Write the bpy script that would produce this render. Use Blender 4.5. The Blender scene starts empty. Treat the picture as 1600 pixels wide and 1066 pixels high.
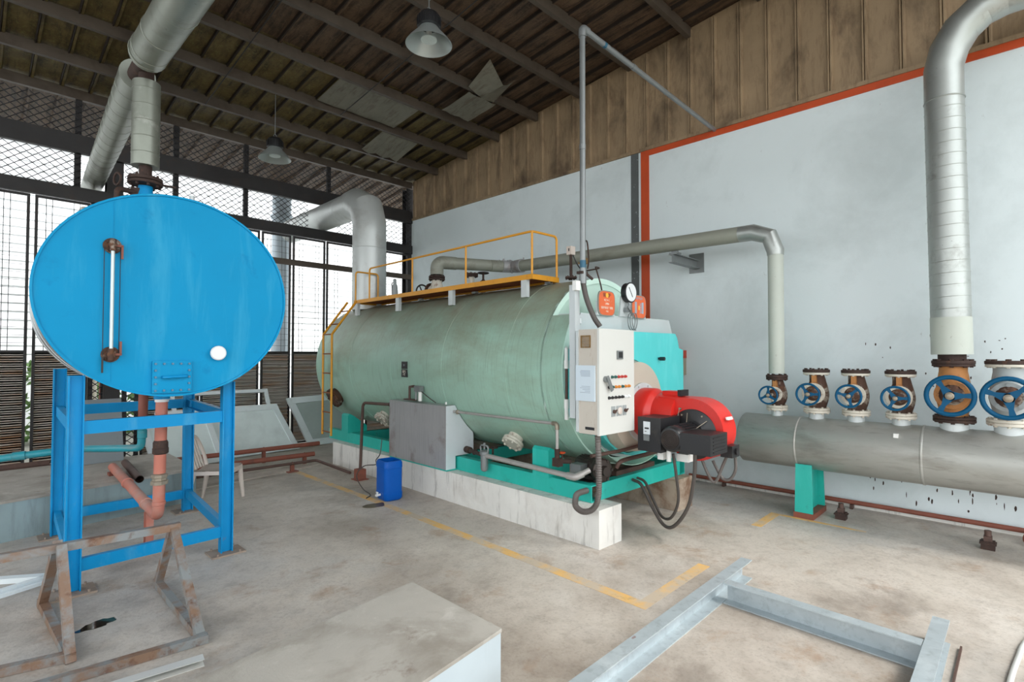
import bpy, bmesh, math, random
from mathutils import Vector, Matrix

# ------------------------------------------------------------------ scene, camera, light
SC = bpy.context.scene
COL = SC.collection
random.seed(7)
PI = math.pi

PITCH = math.atan(21 / 827.0)
YAW = math.atan2(850, 827)
cam_d = bpy.data.cameras.new('camera')
cam_d.sensor_fit = 'HORIZONTAL'
cam_d.sensor_width = 36.0
cam_d.lens = 827.0 / 1600.0 * 36.0
cam_d.clip_start = 0.05
cam_d.clip_end = 300
cam = bpy.data.objects.new('camera', cam_d)
cam.location = (0, 0, 1.8)
cam.rotation_euler = (PI / 2 + PITCH, 0, -YAW)
COL.objects.link(cam)
SC.camera = cam

world = bpy.data.worlds.new('sky')
SC.world = world
world.use_nodes = True
wn = world.node_tree
bg = wn.nodes['Background']
bg.inputs['Color'].default_value = (0.93, 0.97, 1.0, 1)
bg.inputs['Strength'].default_value = 3.3

sun_d = bpy.data.lights.new('sun', 'SUN')
sun_d.energy = 2.2
sun_d.angle = math.radians(16)
sun_d.color = (1.0, 0.96, 0.9)
sun = bpy.data.objects.new('sun', sun_d)
sun.rotation_euler = (math.radians(38), 0, math.radians(14))
COL.objects.link(sun)

SC.view_settings.view_transform = 'Standard'
SC.view_settings.look = 'None'
SC.view_settings.exposure = 0.0
SC.view_settings.gamma = 1.0
SC.view_settings.use_curve_mapping = False


# ------------------------------------------------------------------ materials
def lin(r, g, b):
    f = lambda c: (c / 12.92) if c <= 0.04045 else ((c + 0.055) / 1.055) ** 2.4
    return (f(r / 255.0), f(g / 255.0), f(b / 255.0), 1.0)


def mat(name, col, rough=0.5, metal=0.0, var=0.12, vscale=3.0, layers=(), bump=0.0, bscale=40.0, dust=None, spec=0.5):
    """layers: (colour, amount, scale, (sx,sy,sz), lo, hi, rough or None)"""
    m = bpy.data.materials.new(name)
    m.use_nodes = True
    nt = m.node_tree
    N, L = nt.nodes, nt.links
    p = N['Principled BSDF']
    p.inputs['Roughness'].default_value = rough
    p.inputs['Metallic'].default_value = metal
    p.inputs['Specular IOR Level'].default_value = spec
    tc = N.new('ShaderNodeTexCoord')

    def noise(scale, st=(1, 1, 1), detail=6, rgh=0.6, dist=0.0):
        mp = N.new('ShaderNodeMapping')
        mp.inputs['Scale'].default_value = st
        mp.inputs['Location'].default_value = (random.uniform(0, 20), random.uniform(0, 20), random.uniform(0, 20))
        L.new(tc.outputs['Object'], mp.inputs['Vector'])
        n = N.new('ShaderNodeTexNoise')
        n.inputs['Scale'].default_value = scale
        n.inputs['Detail'].default_value = detail
        n.inputs['Roughness'].default_value = rgh
        n.inputs['Distortion'].default_value = dist
        L.new(mp.outputs['Vector'], n.inputs['Vector'])
        return n.outputs['Fac']

    def ramp(fac, lo, hi, a=0.0, b=1.0):
        r = N.new('ShaderNodeMapRange')
        r.inputs['From Min'].default_value = lo
        r.inputs['From Max'].default_value = hi
        r.inputs['To Min'].default_value = a
        r.inputs['To Max'].default_value = b
        L.new(fac, r.inputs['Value'])
        return r.outputs['Result']

    def mix(fac, a, b):
        x = N.new('ShaderNodeMix')
        x.data_type = 'RGBA'
        L.new(fac, x.inputs['Factor'])
        for s, v in ((x.inputs['A'], a), (x.inputs['B'], b)):
            if isinstance(v, tuple):
                s.default_value = v
            else:
                L.new(v, s)
        return x.outputs['Result']

    d = tuple(c * (1 - var) for c in col[:3]) + (1,)
    u = tuple(min(1, c * (1 + var)) for c in col[:3]) + (1,)
    c = mix(ramp(noise(vscale), 0.3, 0.7), d, u)
    rsock = None
    for ly in layers:
        lc, amt, sc, st, lo, hi = ly[:6]
        f = ramp(noise(sc, st, 8, 0.65, 0.3), lo, hi, 0.0, amt)
        c = mix(f, c, lc)
        if len(ly) > 6 and ly[6] is not None:
            r = N.new('ShaderNodeMix')
            r.data_type = 'FLOAT'
            L.new(f, r.inputs[0])
            if rsock is None:
                r.inputs[2].default_value = rough
            else:
                L.new(rsock, r.inputs[2])
            r.inputs[3].default_value = ly[6]
            rsock = r.outputs[0]
    if dust:
        # settled dust on what lies above a height of the object, with a ragged edge
        dc, amt, z0, z1 = dust
        sx = N.new('ShaderNodeSeparateXYZ')
        L.new(tc.outputs['Object'], sx.inputs['Vector'])
        ad = N.new('ShaderNodeMath')
        ad.operation = 'MULTIPLY_ADD'
        L.new(noise(2.2, (1, 1, .8), 8, .7), ad.inputs[0])
        ad.inputs[1].default_value = 1.1
        L.new(sx.outputs['Z'], ad.inputs[2])
        c = mix(ramp(ad.outputs[0], z0 + 0.55, z1 + 0.55, 0.0, amt), c, dc)
    L.new(c, p.inputs['Base Color'])
    if rsock is not None:
        L.new(rsock, p.inputs['Roughness'])
    if bump:
        b = N.new('ShaderNodeBump')
        b.inputs['Strength'].default_value = bump
        b.inputs['Distance'].default_value = 0.01
        L.new(noise(bscale), b.inputs['Height'])
        L.new(b.outputs['Normal'], p.inputs['Normal'])
    return m


I3 = (1, 1, 1)
RUST = lin(112, 66, 38)
DKRUST = lin(58, 38, 28)
GRIME = lin(70, 60, 50)

M = {}
M['concrete'] = mat('floor concrete', lin(196, 187, 176), 0.6, 0, 0.08, 1.2, [
    (lin(134, 120, 106), 0.7, 0.6, (1, 1, 1), 0.46, 0.68), (lin(222, 217, 210), 0.5, 0.8, I3, 0.5, 0.7),
    (lin(164, 168, 170), 0.45, 0.4, (1, 1, 1), 0.5, 0.66), (lin(92, 81, 71), 0.65, 1.1, (1, 1, 1), 0.56, 0.76, 0.4), (lin(150, 118, 88), 0.6, 2.6, I3, 0.57, 0.72),
    (lin(104, 94, 84), 0.3, 9, I3, 0.5, 0.75), (lin(120, 110, 100), 0.35, 45, I3, 0.5, 0.7)], 0.25, 60)
M['slab'] = mat('concrete plinth', lin(220, 218, 212), 0.8, 0, 0.06, 3, [
    (lin(96, 88, 78), 0.7, 5, (2.5, 2.5, .35), 0.54, 0.76), (lin(140, 120, 100), 0.4, 2, I3, 0.55, 0.8)], 0.2, 50)
M['block_top'] = mat('concrete block', lin(174, 169, 160), 0.8, 0, 0.07, 2.5, [
    (lin(132, 124, 112), 0.7, 1.6, I3, 0.48, 0.66), (lin(96, 74, 54), 0.7, 3.6, I3, 0.6, 0.72), (lin(206, 202, 194), .5, 5, I3, .56, .7)], 0.3, 60)
M['block_side'] = mat('painted block side', lin(178, 188, 192), 0.6, 0, 0.04, 3, [(lin(160, 165, 165), 0.4, 4, (3, 3, .4), 0.55, 0.8)])
M['plaster'] = mat('white plaster', lin(218, 228, 230), 0.75, 0, 0.03, 0.8, [
    (lin(176, 186, 186), 0.45, 0.9, I3, 0.5, 0.75), (lin(120, 115, 105), 0.6, 7, (1, 1, .5), 0.68, 0.76), (lin(70, 62, 54), 0.8, 26, (1, 1, .7), 0.735, 0.76)], 0.08, 30)
M['siding'] = mat('dirty metal siding', lin(150, 128, 100), 0.6, 0.1, 0.15, 2.0, [
    (lin(60, 46, 34), 0.85, 1.3, (1, 1.6, .8), 0.5, 0.72), (lin(95, 72, 52), 0.6, 6, (1, 3, .5), 0.5, 0.75)], 0.15, 14)
M['roof'] = mat('roof sheet', lin(92, 72, 54), 0.65, 0.1, 0.25, 4, [
    (lin(34, 24, 17), 0.85, 6, (2.5, .4, 1), 0.45, 0.65), (lin(128, 106, 82), 0.45, 30, I3, 0.52, 0.75)], 0.3, 60)
M['roof_light_tint'] = mat('light tinted roof sheet', lin(100, 84, 48), 0.65, 0.1, 0.3, 4, [  # yellow-green is light through translucent sheets, put into the colour
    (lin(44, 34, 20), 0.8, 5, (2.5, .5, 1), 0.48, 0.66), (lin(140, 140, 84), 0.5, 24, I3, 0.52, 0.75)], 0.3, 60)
M['foil'] = mat('bare roof lining', lin(168, 164, 148), 0.5, 0.2, 0.12, 4, [(lin(104, 84, 64), 0.6, 5, (3, .6, 1), 0.5, 0.72)], 0.2, 20)
M['purlin'] = mat('purlin steel', lin(84, 74, 64), 0.6, 0.2, 0.15, 3, [(lin(58, 44, 34), 0.6, 3, I3, 0.5, 0.75)])
M['dark_steel'] = mat('dark frame steel', lin(48, 46, 46), 0.55, 0.3, 0.2, 3, [(lin(70, 52, 40), 0.5, 5, I3, 0.55, 0.75)])
M['wire'] = mat('wire', lin(62, 62, 66), 0.5, 0.5)
M['orange'] = mat('orange paint', lin(190, 72, 26), 0.55, 0, 0.08, 2, [(lin(120, 40, 20), 0.4, 4, I3, 0.55, 0.8)])
M['grey_strip'] = mat('grey joint', lin(88, 92, 92), 0.7, 0, 0.1, 3, [(lin(170, 178, 180), 0.8, 14, I3, 0.62, 0.66)])
M['louvre'] = mat('rusty corrugated panel', lin(226, 222, 216), 0.6, 0.1, 0.08, 3, [
    (lin(214, 172, 130), 0.7, 2.6, (.5, 1, 6), 0.48, 0.66), (lin(136, 100, 72), 0.7, 4, (.6, 1, 7), 0.58, 0.7)])
M['outside_white'] = mat('white lap cladding', lin(236, 238, 240), 0.6, 0, 0.02, 1)
M['outside_ground'] = mat('outside ground', lin(150, 150, 140), 0.9, 0, 0.1, 1)
M['leaf'] = mat('hedge leaves', lin(92, 128, 62), 0.6, 0, 0.35, 8)
M['tank_blue'] = mat('blue tank paint', lin(0, 142, 192), 0.42, 0, 0.05, 1.5, [
    (lin(76, 174, 208), 0.5, 2.0, (2.4, 1, .35), 0.52, 0.75), (lin(0, 104, 160), 0.4, 5, I3, 0.6, 0.74)], spec=0.12)
M['stand_blue'] = mat('blue stand paint', lin(4, 138, 196), 0.45, 0, 0.08, 2, [
    (lin(90, 165, 200), 0.5, 3, (2, 2, .6), 0.54, 0.75), (lin(120, 100, 84), 0.5, 9, I3, 0.66, 0.75)], spec=0.2)
M['foot_plate'] = mat('dusty plate', lin(150, 134, 120), 0.7, 0, 0.1, 6, [(lin(96, 76, 62), .6, 7, I3, .52, .72)])
M['cover_bolt'] = mat('painted bolt', lin(70, 120, 150), 0.4)
M['clad'] = mat('aluminium cladding', lin(186, 190, 192), 0.38, 0.75, 0.05, 3, [(lin(120, 116, 110), 0.4, 4, I3, 0.55, 0.8)])
M['pipe_silver'] = mat('silver pipe jacket', lin(172, 176, 172), 0.42, 0.7, 0.08, 3, [
    (lin(92, 84, 72), 0.6, 4, I3, 0.56, 0.76), (lin(60, 50, 44), 0.6, 24, I3, 0.66, 0.74)])
M['duct_jacket'] = mat('weathered duct jacket', lin(138, 142, 132), 0.42, 0.6, 0.1, 3, [
    (lin(92, 90, 80), 0.6, 3, I3, 0.52, 0.72), (lin(198, 198, 190), 0.6, 2.2, I3, 0.6, 0.7), (lin(60, 50, 44), 0.6, 22, I3, 0.66, 0.74)])
M['pipe_galv'] = mat('dull galvanised pipe', lin(172, 168, 164), 0.45, 0.3, 0.06, 5, [(lin(120, 104, 92), 0.5, 8, I3, 0.56, 0.72)])
M['slab_stained'] = mat('oil stained plinth', lin(172, 156, 138), 0.75, 0, 0.1, 3, [
    (lin(110, 74, 46), 0.8, 2.6, I3, 0.46, 0.62), (lin(56, 46, 38), 0.8, 3.2, (1, 1, .5), 0.52, 0.7)], 0.2, 50)
M['seam'] = mat('dark roof seam', lin(40, 30, 23), 0.7)
M['flue'] = mat('flue jacket', lin(196, 200, 198), 0.42, 0.4, 0.04, 2, [(lin(130, 120, 108), 0.5, 2.5, I3, 0.5, 0.8)])
M['pipe_grey'] = mat('grey insulated pipe', lin(146, 148, 136), 0.55, 0.1, 0.06, 3, [(lin(104, 96, 84), 0.6, 6, (1, .3, 1), 0.5, 0.75)])
M['pipe_cream'] = mat('pale grey pipe', lin(184, 190, 180), 0.5, 0, 0.04, 3, [(lin(120, 112, 100), 0.5, 14, I3, 0.64, 0.74)])
M['header'] = mat('header jacket', lin(178, 178, 172), 0.45, 0.35, 0.06, 2, [
    (lin(112, 104, 92), 0.65, 2.2, (1, .6, 2.5), 0.48, 0.75), (lin(90, 80, 70), 0.4, 12, (1, .3, 2), 0.58, 0.75)])
M['mint'] = mat('mint boiler paint', lin(160, 196, 178), 0.42, 0, 0.04, 1.2, [
    (lin(134, 140, 116), 0.7, 0.9, (1, .7, 1.6), 0.46, 0.7), (lin(106, 118, 100), 0.5, 7, (.4, 6, .4), 0.55, 0.74),
    (lin(100, 92, 76), 0.35, 20, (1, 4, 1), 0.6, 0.75)], dust=(lin(134, 122, 102), 0.8, 1.55, 2.25))
M['mint_light'] = mat('light mint paint', lin(212, 240, 226), 0.4, 0, 0.04, 2, [(lin(120, 140, 124), 0.5, 2.2, I3, 0.58, 0.75)])
M['teal'] = mat('teal paint', lin(34, 178, 164), 0.42, 0, 0.06, 2, [
    (lin(80, 200, 190), 0.4, 3, (2, 2, .5), 0.5, 0.75), (lin(50, 66, 58), 0.6, 7, I3, 0.62, 0.76)])
M['teal_light'] = mat('turquoise door paint', lin(84, 206, 206), 0.4, 0, 0.04, 2, [(lin(120, 222, 222), 0.5, 4, (2, 2, .4), 0.5, 0.75)])
M['white_paint'] = mat('off white cabinet paint', lin(208, 208, 202), 0.4, 0, 0.02, 2, [(lin(170, 150, 130), 0.4, 8, I3, 0.66, 0.8)])
M['cab_side'] = mat('stained cabinet side', lin(196, 188, 176), 0.5, 0, 0.04, 3, [(lin(150, 110, 72), 0.7, 7, (3, 3, .7), 0.58, 0.76)])
M['pale_steel'] = mat('pale grey paint', lin(200, 206, 206), 0.45, 0.1, 0.04, 2, [(lin(140, 130, 118), 0.4, 6, I3, 0.62, 0.8)])
M['stainless'] = mat('stained stainless', lin(168, 168, 168), 0.35, 0.25, 0.05, 3, [
    (lin(104, 76, 54), 0.75, 2.1, (1, 1, .8), 0.53, 0.68), (lin(120, 120, 122), 0.5, 20, (3, 3, .12), 0.5, 0.75)])
M['stainless_end'] = mat('stainless end', lin(214, 220, 224), 0.4, 0.1, 0.04, 3, [(lin(150, 140, 126), 0.4, 5, I3, 0.6, 0.8)])
M['red'] = mat('red burner paint', lin(206, 42, 34), 0.35, 0, 0.05, 2, [(lin(150, 36, 28), 0.4, 4, I3, 0.55, 0.8)])
M['black'] = mat('black plastic', lin(34, 34, 36), 0.4, 0, 0.1, 3, [(lin(90, 82, 74), 0.4, 5, I3, 0.58, 0.8)])
M['beige'] = mat('beige hatch', lin(196, 184, 168), 0.5, 0.1, 0.05, 2, [(lin(140, 118, 98), 0.4, 3, I3, 0.55, 0.8)])
M['yellow'] = mat('yellow paint', lin(214, 148, 30), 0.45, 0, 0.06, 3, [(lin(150, 84, 40), 0.6, 6, I3, 0.58, 0.75)])
M['rusty_orange'] = mat('rusty grating', lin(140, 86, 52), 0.7, 0.1, 0.15, 6)
M['floor_yellow'] = mat('worn yellow line', lin(222, 178, 108), 0.75, 0, 0.06, 3, [(lin(188, 178, 164), 0.85, 2.6, I3, 0.42, 0.58), (lin(120, 110, 98), 0.4, 18, I3, 0.56, 0.72)])
M['rust_valve'] = mat('rusty cast iron', lin(74, 50, 38), 0.7, 0.2, 0.2, 6, [
    (lin(132, 82, 46), 0.6, 9, I3, 0.5, 0.7), (lin(190, 182, 168), 0.75, 5, I3, 0.56, 0.66)], 0.3, 60)
M['valve_cream'] = mat('cream valve paint', lin(206, 200, 186), 0.55, 0, 0.06, 5, [(lin(120, 76, 48), 0.8, 12, I3, 0.56, 0.68)])
M['valve_orange'] = mat('orange valve body', lin(176, 120, 66), 0.65, 0, 0.12, 6, [(lin(84, 56, 38), 0.7, 8, I3, 0.56, 0.7)])
M['valve_grey'] = mat('grey valve body', lin(158, 164, 164), 0.55, 0.1, 0.06, 5, [(lin(92, 62, 42), 0.8, 6, I3, 0.56, 0.7)])
M['dark_rust'] = mat('dark rusted flange', lin(62, 46, 40), 0.75, 0.2, 0.2, 10, [(lin(110, 74, 52), 0.5, 20, I3, 0.55, 0.7)], 0.4, 80)
M['wheel_blue'] = mat('blue handwheel paint', lin(0, 76, 112), 0.45, 0, 0.08, 5, spec=0.2)
M['bolt'] = mat('bolt steel', lin(150, 140, 124), 0.45, 0.5, 0.15, 20)
M['salmon'] = mat('salmon pipe paint', lin(186, 112, 94), 0.5, 0, 0.08, 3, [(lin(170, 142, 130), 0.7, 1.6, I3, 0.48, 0.62), (lin(120, 74, 62), 0.5, 6, I3, 0.6, 0.75)])
M['red_brown'] = mat('red oxide pipe', lin(132, 74, 58), 0.6, 0, 0.1, 4, [(lin(86, 58, 48), 0.6, 5, I3, 0.52, 0.75)])
M['brown_pipe'] = mat('brown rusted pipe', lin(88, 66, 58), 0.6, 0.2, 0.12, 5, [(lin(52, 40, 36), 0.6, 8, I3, 0.52, 0.72)])
M['turq'] = mat('turquoise pipe', lin(36, 140, 152), 0.45, 0, 0.05, 3, [(lin(120, 112, 98), 0.7, 4, (1, 1, 3), 0.52, 0.72)])
M['ledge_side'] = mat('blue grey wall paint', lin(140, 158, 160), 0.7, 0, 0.06, 3, [(lin(96, 104, 100), 0.5, 5, (3, 3, .4), 0.5, 0.75), (lin(140, 130, 90), 0.5, 2, (1, 1, .4), 0.66, 0.76)])
M['grey_sheet'] = mat('grey board', lin(134, 142, 146), 0.6, 0.1, 0.05, 2, [(lin(110, 110, 108), 0.4, 5, I3, 0.58, 0.75)])
M['alu'] = mat('white aluminium', lin(228, 236, 238), 0.4, 0.2, 0.03, 3, [(lin(150, 148, 142), 0.4, 5, I3, 0.6, 0.8)])
M['panel_glass'] = mat('dusty panel', lin(218, 230, 228), 0.5, 0, 0.03, 2, [(lin(150, 158, 156), 0.4, 1.5, I3, 0.5, 0.75)])
M['glass_dark'] = mat('dusty door glass', lin(170, 182, 178), 0.25, 0, 0.08, 3)
M['plastic_cream'] = mat('cream plastic', lin(206, 194, 184), 0.45, 0, 0.03, 4, [(lin(160, 140, 124), 0.4, 5, I3, 0.56, 0.78)])
M['jerry'] = mat('blue polythene', lin(4, 84, 172), 0.4, 0, 0.05, 3, spec=0.2)
M['hose'] = mat('grey corrugated hose', lin(98, 92, 88), 0.5, 0.1, 0.08, 6)
M['hose_dark'] = mat('dark cable conduit', lin(78, 72, 68), 0.5, 0.1, 0.1, 6)
M['galv'] = mat('galvanised steel', lin(178, 188, 192), 0.42, 0.3, 0.08, 5, [
    (lin(204, 212, 214), 0.6, 4, I3, 0.52, 0.7), (lin(130, 62, 40), 0.85, 7, (1, 1, 1), 0.69, 0.73), (lin(128, 134, 136), 0.4, 18, I3, 0.52, 0.7)])
M['rack'] = mat('rusting grey rack paint', lin(134, 138, 138), 0.6, 0.1, 0.08, 5, [
    (lin(132, 98, 72), 0.85, 4, I3, 0.44, 0.58), (lin(96, 58, 38), 0.75, 11, I3, 0.55, 0.68)])
M['alu_strip'] = mat('white trim strip', lin(222, 222, 218), 0.35, 0.3, 0.03, 4)
M['lamp_shade'] = mat('spun aluminium', lin(176, 184, 182), 0.35, 0.6, 0.04, 3)
M['lens'] = mat('milky lens', lin(206, 218, 216), 0.3, 0)
M['white'] = mat('white plastic', lin(230, 230, 226), 0.4, 0, 0.03)
M['dial'] = mat('dial face', lin(232, 236, 236), 0.3, 0, 0.01)
M['brass'] = mat('tarnished brass', lin(150, 118, 74), 0.45, 0.5, 0.15, 20, [(lin(70, 52, 38), 0.7, 14, I3, 0.5, 0.7)])
M['gauge_tube'] = mat('gauge glass tube', lin(190, 200, 200), 0.15, 0.2, 0.05)
M['label_orange'] = mat('orange enamel plate', lin(226, 106, 58), 0.45, 0, 0.06, 8, [(lin(232, 150, 120), 0.4, 10, (1, 1, 1), 0.55, 0.75)])
M['label_rim'] = mat('plate rim', lin(150, 150, 142), 0.45, 0.4)
M['black_ink'] = mat('dark lettering', lin(40, 38, 40), 0.5)
M['white_ink'] = mat('pale lettering', lin(232, 224, 208), 0.5)
M['red_ink'] = mat('red sticker', lin(176, 62, 76), 0.5)
M['gold_ink'] = mat('gold emblem', lin(240, 178, 60), 0.4)
M['paper'] = mat('laminated sheet', lin(206, 218, 226), 0.3, 0, 0.02)
M['grey_ink'] = mat('faded print', lin(164, 176, 188), 0.5)
M['conduit'] = mat('galvanised conduit', lin(134, 138, 138), 0.45, 0.5, 0.06, 6)
M['blue_tape'] = mat('blue tape', lin(40, 92, 116), 0.5)
M['lamp_red'] = mat('red lens', lin(190, 60, 52), 0.3)
M['lamp_green'] = mat('green lens', lin(40, 92, 84), 0.3)
M['lamp_amber'] = mat('amber lens', lin(216, 134, 50), 0.3)
M['box_red'] = mat('red box lid', lin(168, 58, 34), 0.5)
M['box_grey'] = mat('grey switch box', lin(140, 130, 112), 0.55)
M['pump'] = mat('oily pump iron', lin(50, 42, 38), 0.45, 0.3, 0.2, 10, [(lin(92, 76, 62), 0.5, 10, I3, 0.55, 0.72)])
M['puddle'] = mat('dark wet patch', lin(36, 30, 24), 0.04, 0, 0.1, 8)
M['wet'] = mat('damp stain', lin(92, 74, 54), 0.3, 0, 0.1, 8)
M['stack'] = mat('outside stack jacket', lin(188, 200, 208), 0.5, 0.3, 0.04, 2)
M['stack_beige'] = mat('outside beige stack', lin(196, 190, 172), 0.5, 0.3, 0.06, 2)


# ------------------------------------------------------------------ mesh builder
class MB:
    def __init__(self):
        self.bm = bmesh.new()

    def poly(self, pts):
        self.bm.faces.new([self.bm.verts.new(p) for p in pts])
        return self

    def hexa(self, p):
        v = [self.bm.verts.new(q) for q in p]
        for f in ((3, 2, 1, 0), (4, 5, 6, 7), (0, 1, 5, 4), (1, 2, 6, 5), (2, 3, 7, 6), (3, 0, 4, 7)):
            self.bm.faces.new([v[i] for i in f])
        return self

    def box(self, x0, y0, z0, x1, y1, z1):
        x0, x1 = min(x0, x1), max(x0, x1)
        y0, y1 = min(y0, y1), max(y0, y1)
        z0, z1 = min(z0, z1), max(z0, z1)
        return self.hexa([(x0, y0, z0), (x1, y0, z0), (x1, y1, z0), (x0, y1, z0), (x0, y0, z1), (x1, y0, z1), (x1, y1, z1), (x0, y1, z1)])

    def bev(self, w, seg=2, ang=30):
        es = [e for e in self.bm.edges if len(e.link_faces) == 2 and e.calc_face_angle(0) > math.radians(ang)]
        bmesh.ops.bevel(self.bm, geom=es, offset=w, segments=seg, profile=0.5, affect='EDGES', clamp_overlap=True)
        return self

    def rbox(self, x0, y0, z0, x1, y1, z1, w=0.01, seg=2):
        t = MB()
        t.box(x0, y0, z0, x1, y1, z1)
        t.bev(w, seg)
        return self.join(t)

    def join(self, o):
        me = bpy.data.meshes.new('tmp')
        o.bm.to_mesh(me)
        o.bm.free()
        self.bm.from_mesh(me)
        bpy.data.meshes.remove(me)
        return self

    def basis(self, p0, p1, up=(0, 0, 1)):
        a = Vector(p0)
        d = (Vector(p1) - a)
        ln = d.length
        d.normalize()
        u = Vector(up)
        if abs(d.dot(u)) > 0.98:
            u = Vector((0, 1, 0)) if abs(d.y) < 0.9 else Vector((1, 0, 0))
        s = d.cross(u).normalized()
        t = s.cross(d).normalized()
        return a, d, s, t, ln

    def extrude(self, prof, p0, p1, up=(0, 0, 1)):
        """closed profile of (side, up) points swept from p0 to p1"""
        a, d, s, t, ln = self.basis(p0, p1, up)
        A = [self.bm.verts.new(a + s * x + t * y) for x, y in prof]
        B = [self.bm.verts.new(a + s * x + t * y + d * ln) for x, y in prof]
        n = len(prof)
        for i in range(n):
            self.bm.faces.new([A[i], A[(i + 1) % n], B[(i + 1) % n], B[i]])
        self.bm.faces.new(A[::-1])
        self.bm.faces.new(B)
        return self

    def beam(self, p0, p1, w, h, up=(0, 0, 1)):
        return self.extrude([(-w / 2, -h / 2), (w / 2, -h / 2), (w / 2, h / 2), (-w / 2, h / 2)], p0, p1, up)

    def ibeam(self, p0, p1, w, h, t=0.012, up=(0, 0, 1)):
        a, b, c = w / 2, h / 2, t / 2
        return self.extrude([(-a, -b), (a, -b), (a, -b + t), (c, -b + t), (c, b - t), (a, b - t), (a, b), (-a, b), (-a, b - t), (-c, b - t), (-c, -b + t), (-a, -b + t)], p0, p1, up)

    def channel(self, p0, p1, w, h, t=0.008, up=(0, 0, 1), flip=1):
        """C section; the open side is on +side (flip=1) or -side"""
        f = flip
        pr = [(-w / 2 * f, -h / 2), (w / 2 * f, -h / 2), (w / 2 * f, -h / 2 + t), ((-w / 2 + t) * f, -h / 2 + t), ((-w / 2 + t) * f, h / 2 - t), (w / 2 * f, h / 2 - t), (w / 2 * f, h / 2), (-w / 2 * f, h / 2)]
        return self.extrude(pr, p0, p1, up)

    def angle(self, p0, p1, w, t=0.006, up=(0, 0, 1), fx=1, fy=1):
        return self.extrude([(0, 0), (w * fx, 0), (w * fx, t * fy), (t * fx, t * fy), (t * fx, w * fy), (0, w * fy)], p0, p1, up)

    def prism(self, pts, axis, d0, d1, holes=None):
        """2-D polygon pushed along an axis. axis 'y': pts=(x,z); 'x': pts=(y,z); 'z': pts=(x,y)"""
        def P(u, v, d):
            return {'y': (u, d, v), 'x': (d, u, v), 'z': (u, v, d)}[axis]
        A = [self.bm.verts.new(P(u, v, d0)) for u, v in pts]
        B = [self.bm.verts.new(P(u, v, d1)) for u, v in pts]
        n = len(pts)
        for i in range(n):
            self.bm.faces.new([A[i], A[(i + 1) % n], B[(i + 1) % n], B[i]])
        self.bm.faces.new(A[::-1])
        self.bm.faces.new(B)
        return self

    def ring_plate(self, outer, inner, axis, d0, d1):
        """plate with a hole: outer and inner lists of equal length"""
        def P(u, v, d):
            return {'y': (u, d, v), 'x': (d, u, v), 'z': (u, v, d)}[axis]
        n = len(outer)
        V = [[self.bm.verts.new(P(u, v, d)) for u, v in lst] for lst in (outer, inner) for d in (d0, d1)]
        oA, oB, iA, iB = V
        for i in range(n):
            j = (i + 1) % n
            self.bm.faces.new([oA[i], oA[j], oB[j], oB[i]])
            self.bm.faces.new([iB[i], iB[j], iA[j], iA[i]])
            self.bm.faces.new([oA[j], oA[i], iA[i], iA[j]])
            self.bm.faces.new([oB[i], oB[j], iB[j], iB[i]])
        return self

    def tube(self, path, r, seg=12, caps=True, closed=False):
        P = [Vector(p) for p in path]
        rr = r if isinstance(r, (list, tuple)) else [r] * len(P)
        n = len(P)
        rings = []
        prev = None
        for i in range(n):
            if closed:
                d = (P[(i + 1) % n] - P[i - 1]).normalized()
            elif i == 0:
                d = (P[1] - P[0]).normalized()
            elif i == n - 1:
                d = (P[-1] - P[-2]).normalized()
            else:
                d = ((P[i + 1] - P[i]).normalized() + (P[i] - P[i - 1]).normalized()).normalized()
            if prev is None:
                u = Vector((0, 0, 1)) if abs(d.z) < 0.9 else Vector((1, 0, 0))
                s = d.cross(u).normalized()
            else:
                s = (prev - d * prev.dot(d)).normalized()
            prev = s
            t = d.cross(s)
            rings.append([self.bm.verts.new(P[i] + (s * math.cos(2 * PI * k / seg) + t * math.sin(2 * PI * k / seg)) * rr[i]) for k in range(seg)])
        m = n if closed else n - 1
        for i in range(m):
            A, B = rings[i], rings[(i + 1) % n]
            for k in range(seg):
                self.bm.faces.new([A[k], A[(k + 1) % seg], B[(k + 1) % seg], B[k]])
        if caps and not closed:
            self.bm.faces.new(rings[0][::-1])
            self.bm.faces.new(rings[-1])
        return self

    def cyl(self, p0, p1, r, seg=20, r1=None):
        return self.tube([p0, p1], [r, r if r1 is None else r1], seg)

    def lathe(self, prof, org, axis=(0, 0, 1), seg=32, close=True):
        """prof: (radius, distance along axis)"""
        a, d, s, t, _ = self.basis(org, Vector(org) + Vector(axis))
        rings = []
        for r, h in prof:
            if r < 1e-6:
                rings.append([self.bm.verts.new(a + d * h)])
            else:
                rings.append([self.bm.verts.new(a + d * h + (s * math.cos(2 * PI * k / seg) + t * math.sin(2 * PI * k / seg)) * r) for k in range(seg)])
        for A, B in zip(rings, rings[1:]):
            if len(A) == 1 and len(B) == 1:
                continue
            for k in range(seg):
                k2 = (k + 1) % seg
                if len(A) == 1:
                    self.bm.faces.new([A[0], B[k2], B[k]])
                elif len(B) == 1:
                    self.bm.faces.new([A[k], A[k2], B[0]])
                else:
                    self.bm.faces.new([A[k], A[k2], B[k2], B[k]])
        if close:
            if len(rings[0]) > 1:
                self.bm.faces.new(rings[0][::-1])
            if len(rings[-1]) > 1:
                self.bm.faces.new(rings[-1])
        return self

    def torus(self, c, axis, R, r, seg=32, rs=10):
        a, d, s, t, _ = self.basis(c, Vector(c) + Vector(axis))
        return self.tube([a + (s * math.cos(2 * PI * k / seg) + t * math.sin(2 * PI * k / seg)) * R for k in range(seg)], r, rs, closed=True)

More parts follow.
